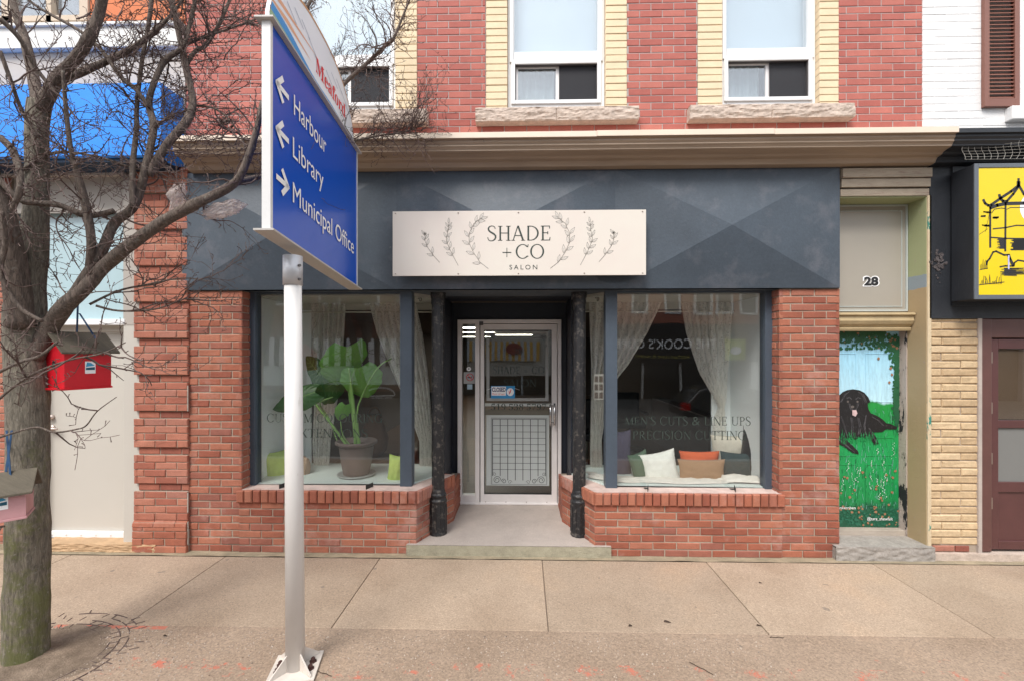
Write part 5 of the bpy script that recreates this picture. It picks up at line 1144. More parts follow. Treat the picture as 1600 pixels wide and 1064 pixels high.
for (px, py, y, dx, dz, L, r0) in ((20,130,TY-.3,.3,.2,.4,.005),(3,250,TY-.3,.6,-.4,.5,.004),(330,150,TY+.2,.5,.3,.4,.004),(350,95,TY+.3,.7,.3,.4,.004),(395,232,TY-.1,-.8,.1,.3,.004),(120,30,TY,.5,.5,.3,.005),(180,40,TY,.5,.6,.35,.005),(610,200,-.45,.6,.4,.2,.003),(565,215,-.45,.8,.0,.3,.003),(575,236,-.45,.9,.05,.35,.003),(560,228,-.45,.9,.0,.35,.003),(600,215,-.45,.8,.1,.3,.003),(330,240,TY,.8,-.1,.35,.003),(300,215,TY+.1,.8,.2,.3,.003)):
    twig(P(px,py,y), Vector((dx,rt.gauss(0,.2),dz)), L, r0, 2)
cr = tw.build('crown', twigm, TR); cr['label'] = 'tangle of fine bare twigs with buds'

# plastic bags caught in the tree
bagm = veil('torn_plastic_film', (.70,.62,.58), .5, transl=.5, rough=.3)
for i, (cx, cy, y, sx_, sz_, ang) in enumerate(((277,308,TY-.02,.06,.15,-.3),(350,328,TY-.05,.24,.075,.25))):
    c = P(cx, cy, y); b = MB()
    def bg_(u, v, c=c, i=i):
        a = u*2*math.pi; ph = (v-.5)*math.pi; r_ = 1+.55*noise.noise(Vector((math.cos(a)*1.6+i*9, math.sin(a)*1.6, v*5)))+.3*noise.noise(Vector((math.cos(a)*6, math.sin(a)*6+i, v*14)))
        x, z = sx_*.5*r_*math.cos(ph)*math.cos(a), sz_*.5*r_*math.sin(ph)
        return c+Vector((x*math.cos(ang)-z*math.sin(ang), .04*r_*math.cos(ph)*math.sin(a), x*math.sin(ang)+z*math.cos(ang)))
    b.grid(bg_, 40, 24)
    tag(b.build('plastic_bag', bagm), ['crumpled pinkish plastic bag caught on the big limb beside the brick pilaster','torn clear plastic film snagged on twigs in front of the slate fascia'][i], 'plastic bag', 'plastic scraps caught in the tree')

# birdhouses
def birdhouse(name, lab, P0, yaw, w_, d_, h, colr, roofc, hole=True, strap=None, tilt=0):
    T0 = thing(name, lab, 'birdhouse', P0, 'painted birdhouses on the tree')
    ca, sa = math.cos(yaw), math.sin(yaw)
    def f(x, y, z): return Vector(P0)+Vector((x*ca-y*sa, x*sa+y*ca, z+tilt*x))
    def bx(mb, x0, x1, y0, y1, z0, z1): q = [f(x0,y0,z0),f(x1,y0,z0),f(x1,y1,z0),f(x0,y1,z0),f(x0,y0,z1),f(x1,y0,z1),f(x1,y1,z1),f(x0,y1,z1)]; mb.add(q, [(0,3,2,1),(4,5,6,7),(0,1,5,4),(1,2,6,5),(2,3,7,6),(3,0,4,7)])
    pm = surf(name+'_paint_'+str(colr[1])[:4], colr, .5, .14, 8, spots=[(.72,18,(colr[0]*.5,colr[1]*.5+.02,colr[2]*.5+.02),.04)], bump=.2, bscale=60)
    b = MB(); bx(b, -w_/2, w_/2, -d_/2, -d_/2+.012, 0, h); bx(b, -w_/2, w_/2, d_/2-.012, d_/2, 0, h); bx(b, -w_/2+.001, -w_/2+.012, -d_/2+.012, d_/2-.012, 0, h); bx(b, w_/2-.012, w_/2-.001, -d_/2+.012, d_/2-.012, 0, h)
    for s_ in (-1, 1):     # gables on the two x faces
        x0 = s_*w_/2; q = [f(x0,-d_/2,h),f(x0,d_/2,h),f(x0,0,h+d_*.42)]; b.prism(q, (f(-s_*.012,0,0)-f(0,0,0)))
    b.build('box', pm, T0, bev=.002)
    b = MB(); bx(b, -w_/2-.018, w_/2+.004, -d_/2-.006, d_/2+.012, -.012, 0); b.build('floor_board', pm, T0, bev=.002)
    for s_ in (-1, 1):
        b = MB(); th = .012; ov = .035
        q = [(0, h+d_*.42+.0), (s_*(d_/2+ov), h-ov*.84+.0), (s_*(d_/2+ov), h-ov*.84+th), (0, h+d_*.42+th*1.2)]
        b.prism([f(-w_/2-.03, y, z) for y, z in q], f(w_+.06,0,0)-f(0,0,0)); b.build('roof_board', roofc, T0, bev=.002)
    if hole:
        b = MB(); c = [(-.5*w_-.0015, .016*math.cos(k*.4)-.01, h*.62+.019*math.sin(k*.4)) for k in range(16)]; b.add([f(*q) for q in c], [tuple(range(16))]); b.build('entrance_hole', M['black'], T0)
    b = MB(); yy = -d_/2-.0015; x0, z0 = -.02, h*.36; b.add([f(x0,yy,z0),f(x0+.055,yy,z0),f(x0+.055,yy,z0+.075),f(x0,yy,z0+.075)], [(0,1,2,3)]); st_ = b.build('sticker', M['whitetxt'], T0)
    b = MB(); yy -= .001; b.add([f(x0+.004,yy,z0+.022),f(x0+.051,yy,z0+.022),f(x0+.051,yy,z0+.040),f(x0+.004,yy,z0+.036)], [(0,1,2,3)]); b.build('sticker_band', surf('sticker_navy', (.01,.10,.16), .5), st_)
    b = MB(); b.add([f(x0+.004,yy,z0+.042),f(x0+.05,yy,z0+.048),f(x0+.03,yy,z0+.066),f(x0+.01,yy,z0+.070)], [(0,1,2,3)]); b.build('sticker_wave', surf('sticker_blue', (.05,.35,.60), .5), st_)
    if strap:
        b = MB()
        for (pa, pb_) in strap: q0, q1 = Vector(pa), Vector(pb_); n_ = Vector((.006,0,0)); b.add([q0-n_,q0+n_,q1+n_,q1-n_], [(0,1,2,3)]); b.add([q0-n_+Vector((0,.002,0)),q0+n_+Vector((0,.002,0)),q1+n_+Vector((0,.002,0)),q1-n_+Vector((0,.002,0))], [(0,1,2,3)])
        b.build('hanging_strap', surf('blue_strap', (.008,.05,.13), .6), T0)
    return T0
roofm = surf('weathered_roof_board', (.125,.105,.075), .85, .3, 10, stretch=(1,6,1), bump=.5, bscale=40)
hy = TY+.14; hp = TY-.32; rc = P(121, 606, hy); sc_ = (hy-CAM_Y)/F
birdhouse('birdhouse', 'red wooden birdhouse with round hole hanging from the lowest right limb', (rc.x, hy, rc.z+.01), math.radians(72), .245, .225, .235, (.62,.006,.018), roofm, strap=[(P(120,520,hy), P(122,455,hy+.05)), (P(150,530,hy-.06), P(124,490,hy))])
pc = P(5, 806, hp); birdhouse('birdhouse', 'pink wooden birdhouse with dark roof tied low on the trunk', (pc.x-.0, hp, pc.z+.0), math.radians(38), .20, .17, .15, (.56,.30,.31), roofm, hole=False, strap=[(P(8,745,hp), P(18,672,hp+.05)), (P(16,745,hp), P(10,672,hp+.05))], tilt=.05)

b = MB()
def soilf(u, v):
    a = u*2*math.pi; r_ = (.07+.36*v)*(1+.22*noise.noise(Vector((math.cos(a)*1.5, math.sin(a)*1.5, 4)))*v); x, y = tb_.x+r_*math.cos(a)*1.15, TY+r_*math.sin(a)*.95
    return Vector((x, y, .030*(1-v)**1.5-.004*v+.006*noise.noise(Vector((x*22, y*22, 0)))*(1-v*.7)))
b.grid(soilf, 72, 18)
tag(b.build('soil', surf('gritty_brown_soil', (.20,.145,.10), .95, .35, 9, col2=(.27,.205,.15), bump=1, bscale=90, fine=.3), smooth=True), kind='structure')
# tree grate ribs showing through the gravel
b = MB(); gc = Vector((tb_.x, TY, 0)); rg = random.Random(4)
gp = lambda r_, a_: gc+Vector((r_*math.cos(a_)*1.08, r_*math.sin(a_)*.92, -.0005+.003*noise.noise(Vector((a_*5,r_*13,0)))))
for k in range(8):
    r_ = .20+.046*k; a = -.75+rg.uniform(0,.1)
    while a < 2.6:
        a2 = a+rg.uniform(.12,.5)
        if rg.random() < (.8 if a < 1.4 else .45): b.tube([gp(r_, a+(a2-a)*i/6) for i in range(7)], .0036, 5)
        a = a2+rg.uniform(.02,.12)
    for q in range(18):
        if rg.random() < .6: t_ = -.7+q*.165+(k % 2)*.08; b.tube([gp(r_, t_), gp(r_+.046, t_+rg.uniform(-.03,.03))], .0032, 5)
tag(b.build('tree_grate', surf('rusty_grate_iron', (.105,.070,.060), .8, .3, 20, bump=.4), bev=0), 'rusty iron tree grate half buried in gravel around the trunk', 'tree grate')
b = MB(); rg = random.Random(9)
for _ in range(9000):
    if rg.random() < .7: a = rg.uniform(0,6.28); q = abs(rg.gauss(0,.42)); x, y = tb_.x+q*math.cos(a)*1.5, TY+q*math.sin(a)*.8
    else: x, y = rg.uniform(-3.6,1.5), -1.2-abs(rg.gauss(0,.24))
    if y > -1.17 or y < -2.2 or (x-pbx)**2+(y-pby)**2 < .02: continue
    r_ = rg.choice((.0022,.003,.004,.0055))*rg.uniform(.7,1.2); t = rg.random(); h = r_*.6
    pts = [(x+r_*rg.uniform(.7,1.2)*math.cos(k*1.05), y+r_*rg.uniform(.7,1.2)*math.sin(k*1.05), -.003) for k in range(6)]
    b.add(pts+[(x+(p[0]-x)*.6, y+(p[1]-y)*.6, -.003+h*1.6) for p in pts], [tuple(range(6,12))]+[(k,(k+1)%6,(k+1)%6+6,k+6) for k in range(6)], t)
tag(b.build('gravel', surf('mixed_gravel', (.4,.35,.3), .9, .1, 9, tints=[(0,(.20,.14,.10)),(.5,(.42,.34,.27)),(.85,(.46,.39,.33)),(1,(.12,.09,.07))], bump=0)), 'loose grit and gravel scattered round the tree and pole', 'gravel', kind='stuff')
for i, (px, py, l, a, lab) in enumerate(((1043,972,.05,-.2,'curled dark dead leaf on the sidewalk towards the right'),(985,978,.03,.4,'small dark leaf beside the joint below the right window'),(1186,978,.03,-.3,'small brown leaf near the right end of the sidewalk'),(1214,996,.09,0,'thin straight twig on the paving at the right'),(1095,1044,.14,-.8,'slanting thin twig on the red stained paving'),(505,1052,.12,-.35,'dark twig lying beside the sign base plate'),(258,994,.03,0,'dark leaf scrap near the end of the red paint line'),(1188,911,.025,0,'tiny dark leaf near the shop wall on the right'))):
    c = P(px, py, 0); d = ray(px, py); t = -CAM_Z/d.z; gx, gy = d.x*t, CAM_Y+d.y*t; b = MB()
    if l < .06: b.grid(lambda u,v: Vector((gx+(u-.5)*l*math.cos(a)-(v-.5)*l*.45*math.sin(math.pi*u), gy+(u-.5)*l*math.sin(a)+(v-.5)*l*.45*math.sin(math.pi*u), .003+.008*math.sin(u*3)*abs(v-.5)*2)), 8, 4)
    else: b.tube([(gx+(k/6-.5)*l*math.cos(a), gy+(k/6-.5)*l*math.sin(a)+.004*math.sin(k*2), .004) for k in range(7)], .0018, 5)
    tag(b.build('twig' if l >= .06 else 'dead_leaf', surf('dead_leaf_brown', (.045,.025,.015), .8)), lab, 'twig' if l >= .06 else 'dead leaf', 'litter on the sidewalk')

# ================================================================ INSIDE THE DISPLAY WINDOWS
FZ = .59
def cushion(name, lab, px0, px1, py0, py1, y, colr, th=.13, yaw=0, tilt=0, grp='pillows in the shop windows', lean=.15, mat=None, rough=.9):
    a, c = P(px0, (py0+py1)/2, y), P(px1, (py0+py1)/2, y); ctr = P((px0+px1)/2, (py0+py1)/2, y)
    W, Hh = (c.x-a.x)/2/max(.3, math.cos(yaw)), (py1-py0)/2*(y-CAM_Y)/F
    T0 = thing(name, lab, 'pillow', (ctr.x, y, ctr.z-Hh), grp); b = MB(); sd_ = R.random()*50
    def f(u, v, s_):
        X_, Z_ = 2*u-1, 2*v-1; e = (1-X_**2)*(1-Z_**2); pin = 1-.10*(X_*X_)*(1-.0)*(1-abs(Z_))-.0
        t = th/2*(max(0,e)**.5)*(1+.12*noise.noise(Vector((X_*3+sd_, Z_*3, 1))))
        x = W*X_*(1-.09*(1-Z_*Z_)*abs(X_)**2); z = Hh*Z_*(1-.10*(1-X_*X_)*abs(Z_)**2)
        w_ = .004*noise.noise(Vector((X_*7+sd_, Z_*7, s_)))
        p = Vector((x, s_*t+w_, z)); p = Vector((p.x*math.cos(tilt)-p.z*math.sin(tilt), p.y, p.x*math.sin(tilt)+p.z*math.cos(tilt)))
        p = Vector((p.x, p.y+lean*(p.z+Hh)*.6, p.z)); p = Vector((p.x*math.cos(yaw)-p.y*math.sin(yaw), p.x*math.sin(yaw)+p.y*math.cos(yaw), p.z))
        return Vector((ctr.x, y, ctr.z))+p
    b.grid(lambda u, v: f(u, v, -1), 22, 22); b.grid(lambda u, v: f(u, v, 1), 22, 22)
    b.build('cushion_cover', mat or surf(name+'_'+str(round(px0)), colr, rough, .12, 20, bump=.25, bscale=220), T0, smooth=True)
    b = MB(); b.tube([f(i/20, 0, -1) for i in range(21)]+[f(1, i/20, -1) for i in range(21)]+[f(1-i/20, 1, -1) for i in range(21)]+[f(0, 1-i/20, -1) for i in range(21)], .004, 5); b.build('piping', surf('piping_'+str(round(px0)), tuple(q*.8 for q in colr), .9), T0)
cushion('pillow', 'lime green pillow leaning in the far left of the left window', 424, 458, 702, 757, .52, (.46,.60,.14), yaw=.8, tilt=.12, th=.17)
cushion('pillow', 'tan pillow half hidden behind the white sign pole', 462, 482, 712, 752, .55, (.42,.30,.22), yaw=-.9)
cushion('pillow', 'lime green pillow standing by the post at the right of the left window', 606, 634, 711, 755, .36, (.46,.60,.14), tilt=-.08, th=.17)
cushion('pillow', 'tall grey purple pillow behind the post of the right window', 952, 987, 672, 750, .62, (.07,.06,.10), th=.16)
cushion('pillow', 'sage green pillow between the grey purple and white pillows', 986, 1018, 706, 753, .50, (.07,.12,.075), tilt=.25, yaw=.3)
cushion('pillow', 'white pillow tilted on its corner in the right window', 1003, 1060, 706, 758, .46, (.74,.74,.68), tilt=.2)
cushion('pillow', 'orange pillow behind the woven tan pillow', 1062, 1125, 705, 738, .66, (.58,.11,.035))
cushion('pillow', 'woven tan rectangular pillow in front of the orange one', 1060, 1134, 718, 759, .42, (.36,.215,.12), mat=surf('ribbed_tan_weave', (.36,.215,.12), .95, .1, 20, stretch=(1,1,14), bump=.9, bscale=30))
cushion('pillow', 'large cream knitted pillow at the back of the right window', 1112, 1182, 680, 728, .74, (.52,.48,.40), th=.16)
cushion('pillow', 'dark teal pillow beside the woven tan one', 1126, 1178, 707, 753, .52, (.022,.040,.042), tilt=-.06)
cushion('pillow', 'shiny black gathered pillow against the right side wall', 1166, 1200, 672, 752, .48, (.012,.010,.012), yaw=-1.0, rough=.3, tilt=-.1, mat=surf('black_satin', (.012,.010,.012), .28, .3, 8, stretch=(1,1,12), bump=1, bscale=12))
# throw blanket
b = MB(); x0, x1 = X(922,.32), X(1190,.25)
def thr(u, v):
    x = x0+(x1-x0)*u; n_ = noise.noise(Vector((x*9, v*4, 2)))*.014+noise.noise(Vector((x*30, v*11, 7)))*.006
    hh = .022+.03*noise.noise(Vector((x*5, 1, 1)))+(.03 if u > .8 else 0); y0_ = .235+.02*math.sin(x*7)+(.18*max(0,.2-u)/.2)
    return Vector((x, y0_+.26*v+n_*.5, FZ+hh*math.sin(math.pi*min(1,v*1.15+.02))**.5+n_*(math.sin(math.pi*v))))
b.grid(thr, 160, 16); tag(b.build('throw_blanket', surf('cream_fleece', (.68,.65,.59), .95, .1, 12, bump=.8, bscale=60), smooth=True), 'cream fluffy throw spread under the pillows in the right window', 'blanket')
# curtains
def curtain(lab, y, segs, z_top, amp=.018, folds=7, nu=80):
    """segs = rows of (py, px_left, px_right) at depth y"""
    b = MB(); nr = 40
    def row(t):
        k = t*(len(segs)-1); i = min(int(k), len(segs)-2); f = k-i; return [segs[i][q]*(1-f)+segs[i+1][q]*f for q in range(3)]
    def f(u, v):
        py, a, c = row(v); p = P(a+(c-a)*u, py, y); w_ = (c-a)/90
        return Vector((p.x, y+amp*math.sin(u*folds*6.28+math.sin(v*3)*.7)*min(1.6,.5+.4/max(.3,w_))+.01*noise.noise(Vector((u*5,v*5,a))), p.z))
    b.grid(f, nu, nr); return tag(b.build('lace_curtain', M['lace'], smooth=True), lab, 'curtain', 'lace curtains in the shop windows')
curtain('lace curtain hanging straight at the back left of the left window', .88, [(466,486,541),(540,487,536),(620,490,527),(690,488,516),(752,490,512)], FB-.13)
curtain('lace curtain swept to the right side in the left window', .86, [(466,575,648),(520,588,660),(580,612,668),(625,632,672),(690,655,676),(740,655,678)], FB-.13)
curtain('lace curtain swept to the left post in the right window', .86, [(466,920,1037),(520,922,1012),(570,924,982),(610,924,950),(690,922,940),(745,922,942)], FB-.13)
curtain('lace curtain gathered by a knot at the right of the right window', .86, [(466,1063,1146),(520,1072,1143),(580,1092,1138),(625,1118,1134),(636,1123,1131),(660,1114,1134),(710,1112,1136)], FB-.13, folds=6)
# plant
pc = P(557, 745, .47); pz0 = FZ+.003
PL = thing('potted_plant', 'tall elephant ear plant with big green leaves in a grey brown pot', 'potted plant', (pc.x, .47, pz0))
potm = surf('grey_brown_pot', (.135,.10,.088), .55, .1, 5, bump=.1, bscale=60)
MB().lathe((pc.x,.47,pz0), [(.165,0),(.185,.006),(.190,.02),(.178,.014),(.13,.010)], 40).build('saucer', surf('pale_saucer', (.35,.38,.37), .3), PL, smooth=True)
MB().lathe((pc.x,.47,pz0+.012), [(.125,0),(.13,.01),(.150,.12),(.168,.26),(.172,.29),(.178,.292),(.182,.305),(.206,.312),(.208,.335),(.198,.342),(.185,.335),(.175,.30)], 40).build('pot', potm, PL, smooth=True)
MB().lathe((pc.x,.47,pz0+.30), [(.18,0),(.10,.012),(.02,.02)], 24).build('soil', surf('potting_soil', (.05,.03,.02), .95, .4, 30, bump=1), PL)
stemm = surf('green_stem', (.16,.30,.075), .45, .2, 10, stretch=(1,1,.3)); 
def leafmat(n_, c):
    m = surf(n_, c, .42, .25, 6, spots=[(.6,9,tuple(min(1,q*1.5) for q in c),.2)], bump=.1, bscale=20); nt_ = m.node_tree; ls = nt_.links; bs = nt_.nodes['Principled BSDF']; out = nt_.nodes['Material Output']
    tl = nt_.nodes.new('ShaderNodeBsdfTranslucent'); tl.inputs[0].default_value = (c[0]*2.2,c[1]*1.9,c[2],1); mx = nt_.nodes.new('ShaderNodeMixShader'); mx.inputs[0].default_value = .35; ls.new(bs.outputs[0], mx.inputs[1]); ls.new(tl.outputs[0], mx.inputs[2]); ls.new(mx.outputs[0], out.inputs[0]); return m
lg, ldk = leafmat('bright_leaf', (.12,.31,.055)), leafmat('dark_leaf', (.040,.125,.032))
def eleaf(base, tip, wv, y_n, mat, curl=.05, lobes=.13):
    """heart-shaped leaf: base (stalk joint), tip, half-width vector; ribs pressed in"""
    base, tip, wv = Vector(base), Vector(tip), Vector(wv); ax = tip-base; nrm_ = ax.cross(wv).normalized(); b = MB()
    def f(u, v):
        s_ = 2*u-1; t = v
        w_ = math.sin(math.pi*min(1,(.10+.90*t))**.80)**.75 if t < 1 else 0; w_ = max(0.0, w_)
        back = -lobes*abs(s_)**1.2*(1-t)**2.2
        rib = .012*abs(math.sin((t*7+abs(s_)*2.2)*math.pi))*abs(s_)
        return base+ax*(t+back)+wv*s_*w_*(1+.04*math.sin(t*22))+nrm_*(curl*(s_*s_)*-1+rib-.06*t*t)
    b.grid(f, 26, 26); o = b.build('leaf', mat, PL, smooth=True)
    r_ = MB()
    r_.tube([f(.5, i/12)-nrm_*.003 for i in range(13)], [.006*(1-i/14) for i in range(13)], 5)
    for k in range(1, 7):
        for s_ in (-1, 1): r_.tube([f(.5+s_*.5*q/6, min(.98, k/8+.16*q/6))-nrm_*.002 for q in range(6)], .0022, 4)
    r_.build('leaf_rib', stemm, o)
Q = lambda px, py, y: P(px, py, y)
c0 = Vector((pc.x,.47,pz0+.30))
stems = [([(562,700,.46),(556,660,.45),(550,610,.44),(545,575,.42)],.017,.009), ([(560,700,.47),(551,650,.50),(543,600,.52),(536,590,.52)],.015,.008), ([(545,700,.47),(520,665,.44),(500,640,.42),(492,628,.42)],.015,.009), ([(540,700,.50),(528,690,.5),(515,655,.5),(500,630,.5),(520,620,.5)],.008,.006),
         ([(563,700,.46),(558,650,.42),(565,620,.40),(590,575,.36),(612,560,.34)],.011,.005), ([(552,700,.47),(536,680,.46),(532,655,.45)],.006,.004), ([(556,700,.46),(552,640,.46),(548,600,.47),(556,575,.48)],.018,.012)]
for pts, r0, r1 in stems:
    b = MB(); pp = [Q(*p) for p in pts]; rough_tube(b, pp, [r0+(r1-r0)*i/(len(pp)-1) for i in range(len(pp))], 10, 5, .05); b.build('stem', stemm, PL, smooth=True)
eleaf(Q(543,542,.40), Q(528,606,.46), Q(577,566,.50)-Q(541,572,.40), 0, lg, .05)
eleaf(Q(533,592,.52), Q(486,620,.50), Q(510,640,.56)-Q(508,610,.50), 0, ldk, .03)
eleaf(Q(492,612,.42), Q(421,637,.34), Q(462,630,.36)-Q(456,612,.40), 0, ldk, .04)
eleaf(Q(560,575,.48), Q(575,622,.50), Q(600,585,.56)-Q(568,592,.50), 0, lg, .03)
eleaf(Q(540,632,.44), Q(528,658,.42), Q(546,646,.46)-Q(533,644,.44), 0, lg, .02)
eleaf(Q(505,592,.6), Q(480,560,.62), Q(500,562,.66)-Q(491,576,.62), 0, ldk, .02)
# wicker basket, stool and salon chairs in the room
def place(px, py, y): p = P(px, py, y); return Vector((p.x, y, .091))
c = P(585, 700, 1.5); WB = thing('wicker_vase', 'tall brown wicker vase standing on a low stool inside the left window', 'vase', (c.x, 1.5, .6)); wkm = surf('brown_wicker', (.15,.075,.04), .8, .3, 30, stretch=(1,1,3), bump=1, bscale=30)
MB().lathe((c.x,1.5,.55), [(.09,0),(.15,.08),(.17,.22),(.13,.38),(.08,.46),(.10,.52)], 24).build('body', wkm, WB, smooth=True); b = MB(); b.tube([(c.x+.075*math.cos(k*.3), 1.5, 1.05+.11*math.sin(k*.3)) for k in range(11)], .01, 6); b.build('handle', wkm, WB)
b = MB(); b.box(c.x-.25, c.x+.25, 1.3, 1.7, .50, .545)
for sx_ in (-.22,.22):
    for sy_ in (1.33,1.67): b.box(c.x+sx_-.02, c.x+sx_+.02, sy_-.02, sy_+.02, .091, .50)
tag(b.build('low_stool', surf('dark_stool_wood', (.08,.05,.035), .5), bev=.004), 'low dark wooden stool under the wicker vase', 'stool')
def chair(x, y, yaw):
    T0 = thing('salon_chair', '', 'chair', (x, y, .091), 'styling chairs inside the salon'); lm = surf('black_leatherette', (.012,.012,.014), .35); ch = surf('chrome', (.5,.5,.5), .2, metal=1)
    MB().box(x-.27, x+.27, y-.25, y+.25, .50, .62).build('seat', lm, T0, bev=.03); MB().box(x-.26, x+.26, y+.22, y+.32, .60, 1.10).build('backrest', lm, T0, bev=.03)
    for s_ in (-1,1): MB().box(x+s_*.27-.03, x+s_*.27+.03, y-.22, y+.22, .74, .79).build('armrest', lm, T0, bev=.01)
    MB().tube([(x,y,.12),(x,y,.50)], .035, 12).build('pedestal', ch, T0); MB().lathe((x,y,.092), [(.28,0),(.28,.02),(.04,.04)], 28).build('base', ch, T0); T0.rotation_euler = (0,0,0); return T0
for (x, y, lab) in ((.98,3.0,'black styling chair inside, nearest behind the right window'),(1.9,4.2,'black styling chair deep inside, seen behind the right lace curtain'),(-1.6,4.2,'black styling chair deep inside behind the left window')): chair(x, y, 0)['label'] = lab
MB_ = MB(); MB_.box(2.55, 2.80, 2.2, 5.0, .09, .95); tag(MB_.build('counter', surf('dark_counter', (.07,.05,.04), .4), bev=.01), 'dark counter along the side wall inside the salon', 'counter')
# posters, stickers and the closed sign
p0, p1 = P(928,624,.36), P(944,584,.36); b = MB(); b.box(p0.x, p1.x, .37, .372, P(930,624,.37).z, P(930,584,.37).z); PO = b.build('poster', surf('poster_paper', (.42,.40,.37), .7))
tag(PO, 'small white poster with photos inside the right side glass', 'poster'); b = MB()
for i in range(2):
    for j in range(3): xx = p0.x+.008+i*.046; z_ = P(930,624,.37).z+.015+j*.08; b.box(xx, xx+.034, .366, .3695, z_, z_+.058)
b.build('photo', surf('poster_photo', (.16,.12,.10), .5, .8, 30), PO)
ys = dy-.016; CS = MB().box(X(767,ys), X(804.5,ys), ys-.001, ys, Z(622,ys), Z(602.5,ys)).build('closed_sign', surf('closed_sign_blue', (.03,.30,.62), .4)); tag(CS, 'blue and white CLOSED sign hung inside the entrance door glass', 'sign')
MB().box(X(768,ys), X(790.5,ys), ys-.0022, ys-.0012, Z(617.5,ys), Z(603.5,ys)).build('white_area', M['whitetxt'], CS)
b = MB(); text(b, 'CLOSED', X(768.8,ys), X(790,ys), Z(611.5,ys), Z(604.8,ys), front(ys-.003), off=.03); b.build('lettering', surf('sign_navy', (.01,.02,.12), .5), CS)
b = MB(); text(b, 'Please call again', X(769.5,ys), X(789,ys), Z(616,ys), Z(613.8,ys), front(ys-.003)); b.build('small_lettering', M['redtxt'], CS)
b = MB(); cc = P(797.3,612,ys); b.poly([(cc.x+.042*math.cos(k*.3), cc.z+.045*math.sin(k*.3)) for k in range(21)], front(ys-.0022)); b.build('clock_face', M['whitetxt'], CS); b = MB(); b.stroke([(cc.x-.012,cc.z-.02),(cc.x,cc.z),(cc.x+.008,cc.z+.028)], .009, front(ys-.003)); b.stroke([(cc.x-.018,cc.z+.004),(cc.x,cc.z)], .007, front(ys-.003)); b.build('clock_hands', M['redtxt'], CS)
b = MB(); b.tube([P(760,609,dy-.013), P(768,606,dy-.014)], .0015, 4); b.tube([P(804,606,dy-.014), P(812,609,dy-.013)], .0015, 4); b.build('cord', M['whitetxt'], CS)
ys = dy-.004; c = P(734.3,589,ys); NS = MB().box(X(724.5,ys), X(742,ys), ys-.001, ys, Z(599,ys), Z(581,ys)).build('no_smoking_sign', surf('grey_sticker', (.42,.42,.42), .5)); tag(NS, 'round red no smoking sticker on grey in the sidelight', 'sign')
b = MB(); rr_ = .040; b.stroke([(c.x+rr_*math.cos(k*.25), c.z+rr_*math.sin(k*.25)) for k in range(27)], .008, front(ys-.002)); b.stroke([(c.x-.028,c.z+.028),(c.x+.028,c.z-.028)], .008, front(ys-.0025)); b.build('red_ring', M['redtxt'], NS)
b = MB(); b.stroke([(c.x-.025,c.z-.003),(c.x+.018,c.z-.003)], .010, front(ys-.0015)); b.stroke([(c.x+.018,c.z+.008),(c.x+.024,c.z+.016)], .004, front(ys-.0015)); b.build('cigarette', M['ink2'], NS)
c = P(732.5,576,ys); b = MB(); b.poly([(c.x+.026*math.cos(k*.3), c.z+.024*math.sin(k*.3)) for k in range(21)], front(ys-.0012)); AS = b.build('sticker', M['whitetxt']); tag(AS, 'small white apple shaped sticker above the no smoking sign', 'sticker')
b = MB(); b.poly([(c.x-.010,c.z+.004),(c.x-.004,c.z+.009),(c.x,c.z+.004),(c.x+.004,c.z+.009),(c.x+.010,c.z+.004),(c.x,c.z-.010)], front(ys-.0022)); b.stroke([(c.x,c.z+.022),(c.x+.010,c.z+.042)], .006, front(ys-.0012)); b.build('heart', M['ink2'], AS)
MB().box(X(730,ys), X(738,ys), ys-.001, ys, Z(608,ys), Z(600,ys)).build('small_notice', surf('pale_blue_notice', (.4,.55,.65), .5)).__setitem__('label', 'small pale blue notice below the no smoking sign'); bpy.data.objects['small_notice']['category'] = 'notice'

# ================================================================ ACROSS THE STREET (seen mirrored in the glass)
OY = -17.0; VY = 2*G-OY
def OX(px): return P(px, 550, VY).x
def OZ(py): return P(800, py, VY).z
back = lambda u, v: Vector((u, OY+.02, v))
def facing(x0, x1): return lambda u, v: Vector((x1-(u-x0), OY+.06, v))     # text read from +y side
GZ = -1.0
def obuild(lab, x0, x1, wallm, ztop, zshop, shopm, loc, wins_, wm=None):
    T0 = thing('shop_building', lab, 'building', ((x0+x1)/2, OY-3, GZ)); MB().box(x0, x1, OY-6, OY, zshop, ztop).build('upper_wall', wallm, T0)
    b = MB(); b.box(x0, x0+.35, OY-.3, OY, GZ, zshop-.01); b.box(x1-.35, x1, OY-.3, OY, GZ, zshop-.01); b.box(x0+.35, x1-.35, OY-.3, OY, GZ, GZ+.5); b.build('shopfront_frame', shopm, T0)
    MB().box(x0+.35, x1-.35, OY-.25, OY-.2, GZ+.5, zshop-.01).build('shop_window', surf('dark_shop_glass_'+str(int(x0*10)), (.02,.022,.024), .1, .3, 1), T0)
    b = MB(); n_ = max(2, int((x1-x0)/1.6))
    for i in range(1, n_): xx = x0+(x1-x0)*i/n_; b.box(xx-.05, xx+.05, OY-.19, OY-.08, GZ+.5, zshop-.01)
    b.build('mullions', wm or shopm, T0)
    for (a, c, z0, z1) in wins_:
        o = MB().ring((a,z0),(c,z1),.1,OY+.001,OY+.08).build('window', M['white'], T0); MB().box(a+.1,c-.1,OY+.002,OY+.02,z0+.1,z1-.1).build('pane', surf('far_pane', (.05,.06,.08), .15), o)
    return T0
brf = surf('far_red_brick', (.42,.16,.11), .9, .2, 4)
x0, x1 = OX(945), OX(1185)
wz0, wz1 = OZ(492), OZ(492)+2.0
KC = obuild('red brick shop across the street with black fascia', x0, x1, brf, 7.6, OZ(566), surf('far_grey_frame', (.55,.54,.52), .6), 0, [(OX(q), OX(q)+.8, wz0, wz1) for q in (985,1037,1085,1117,1155)])
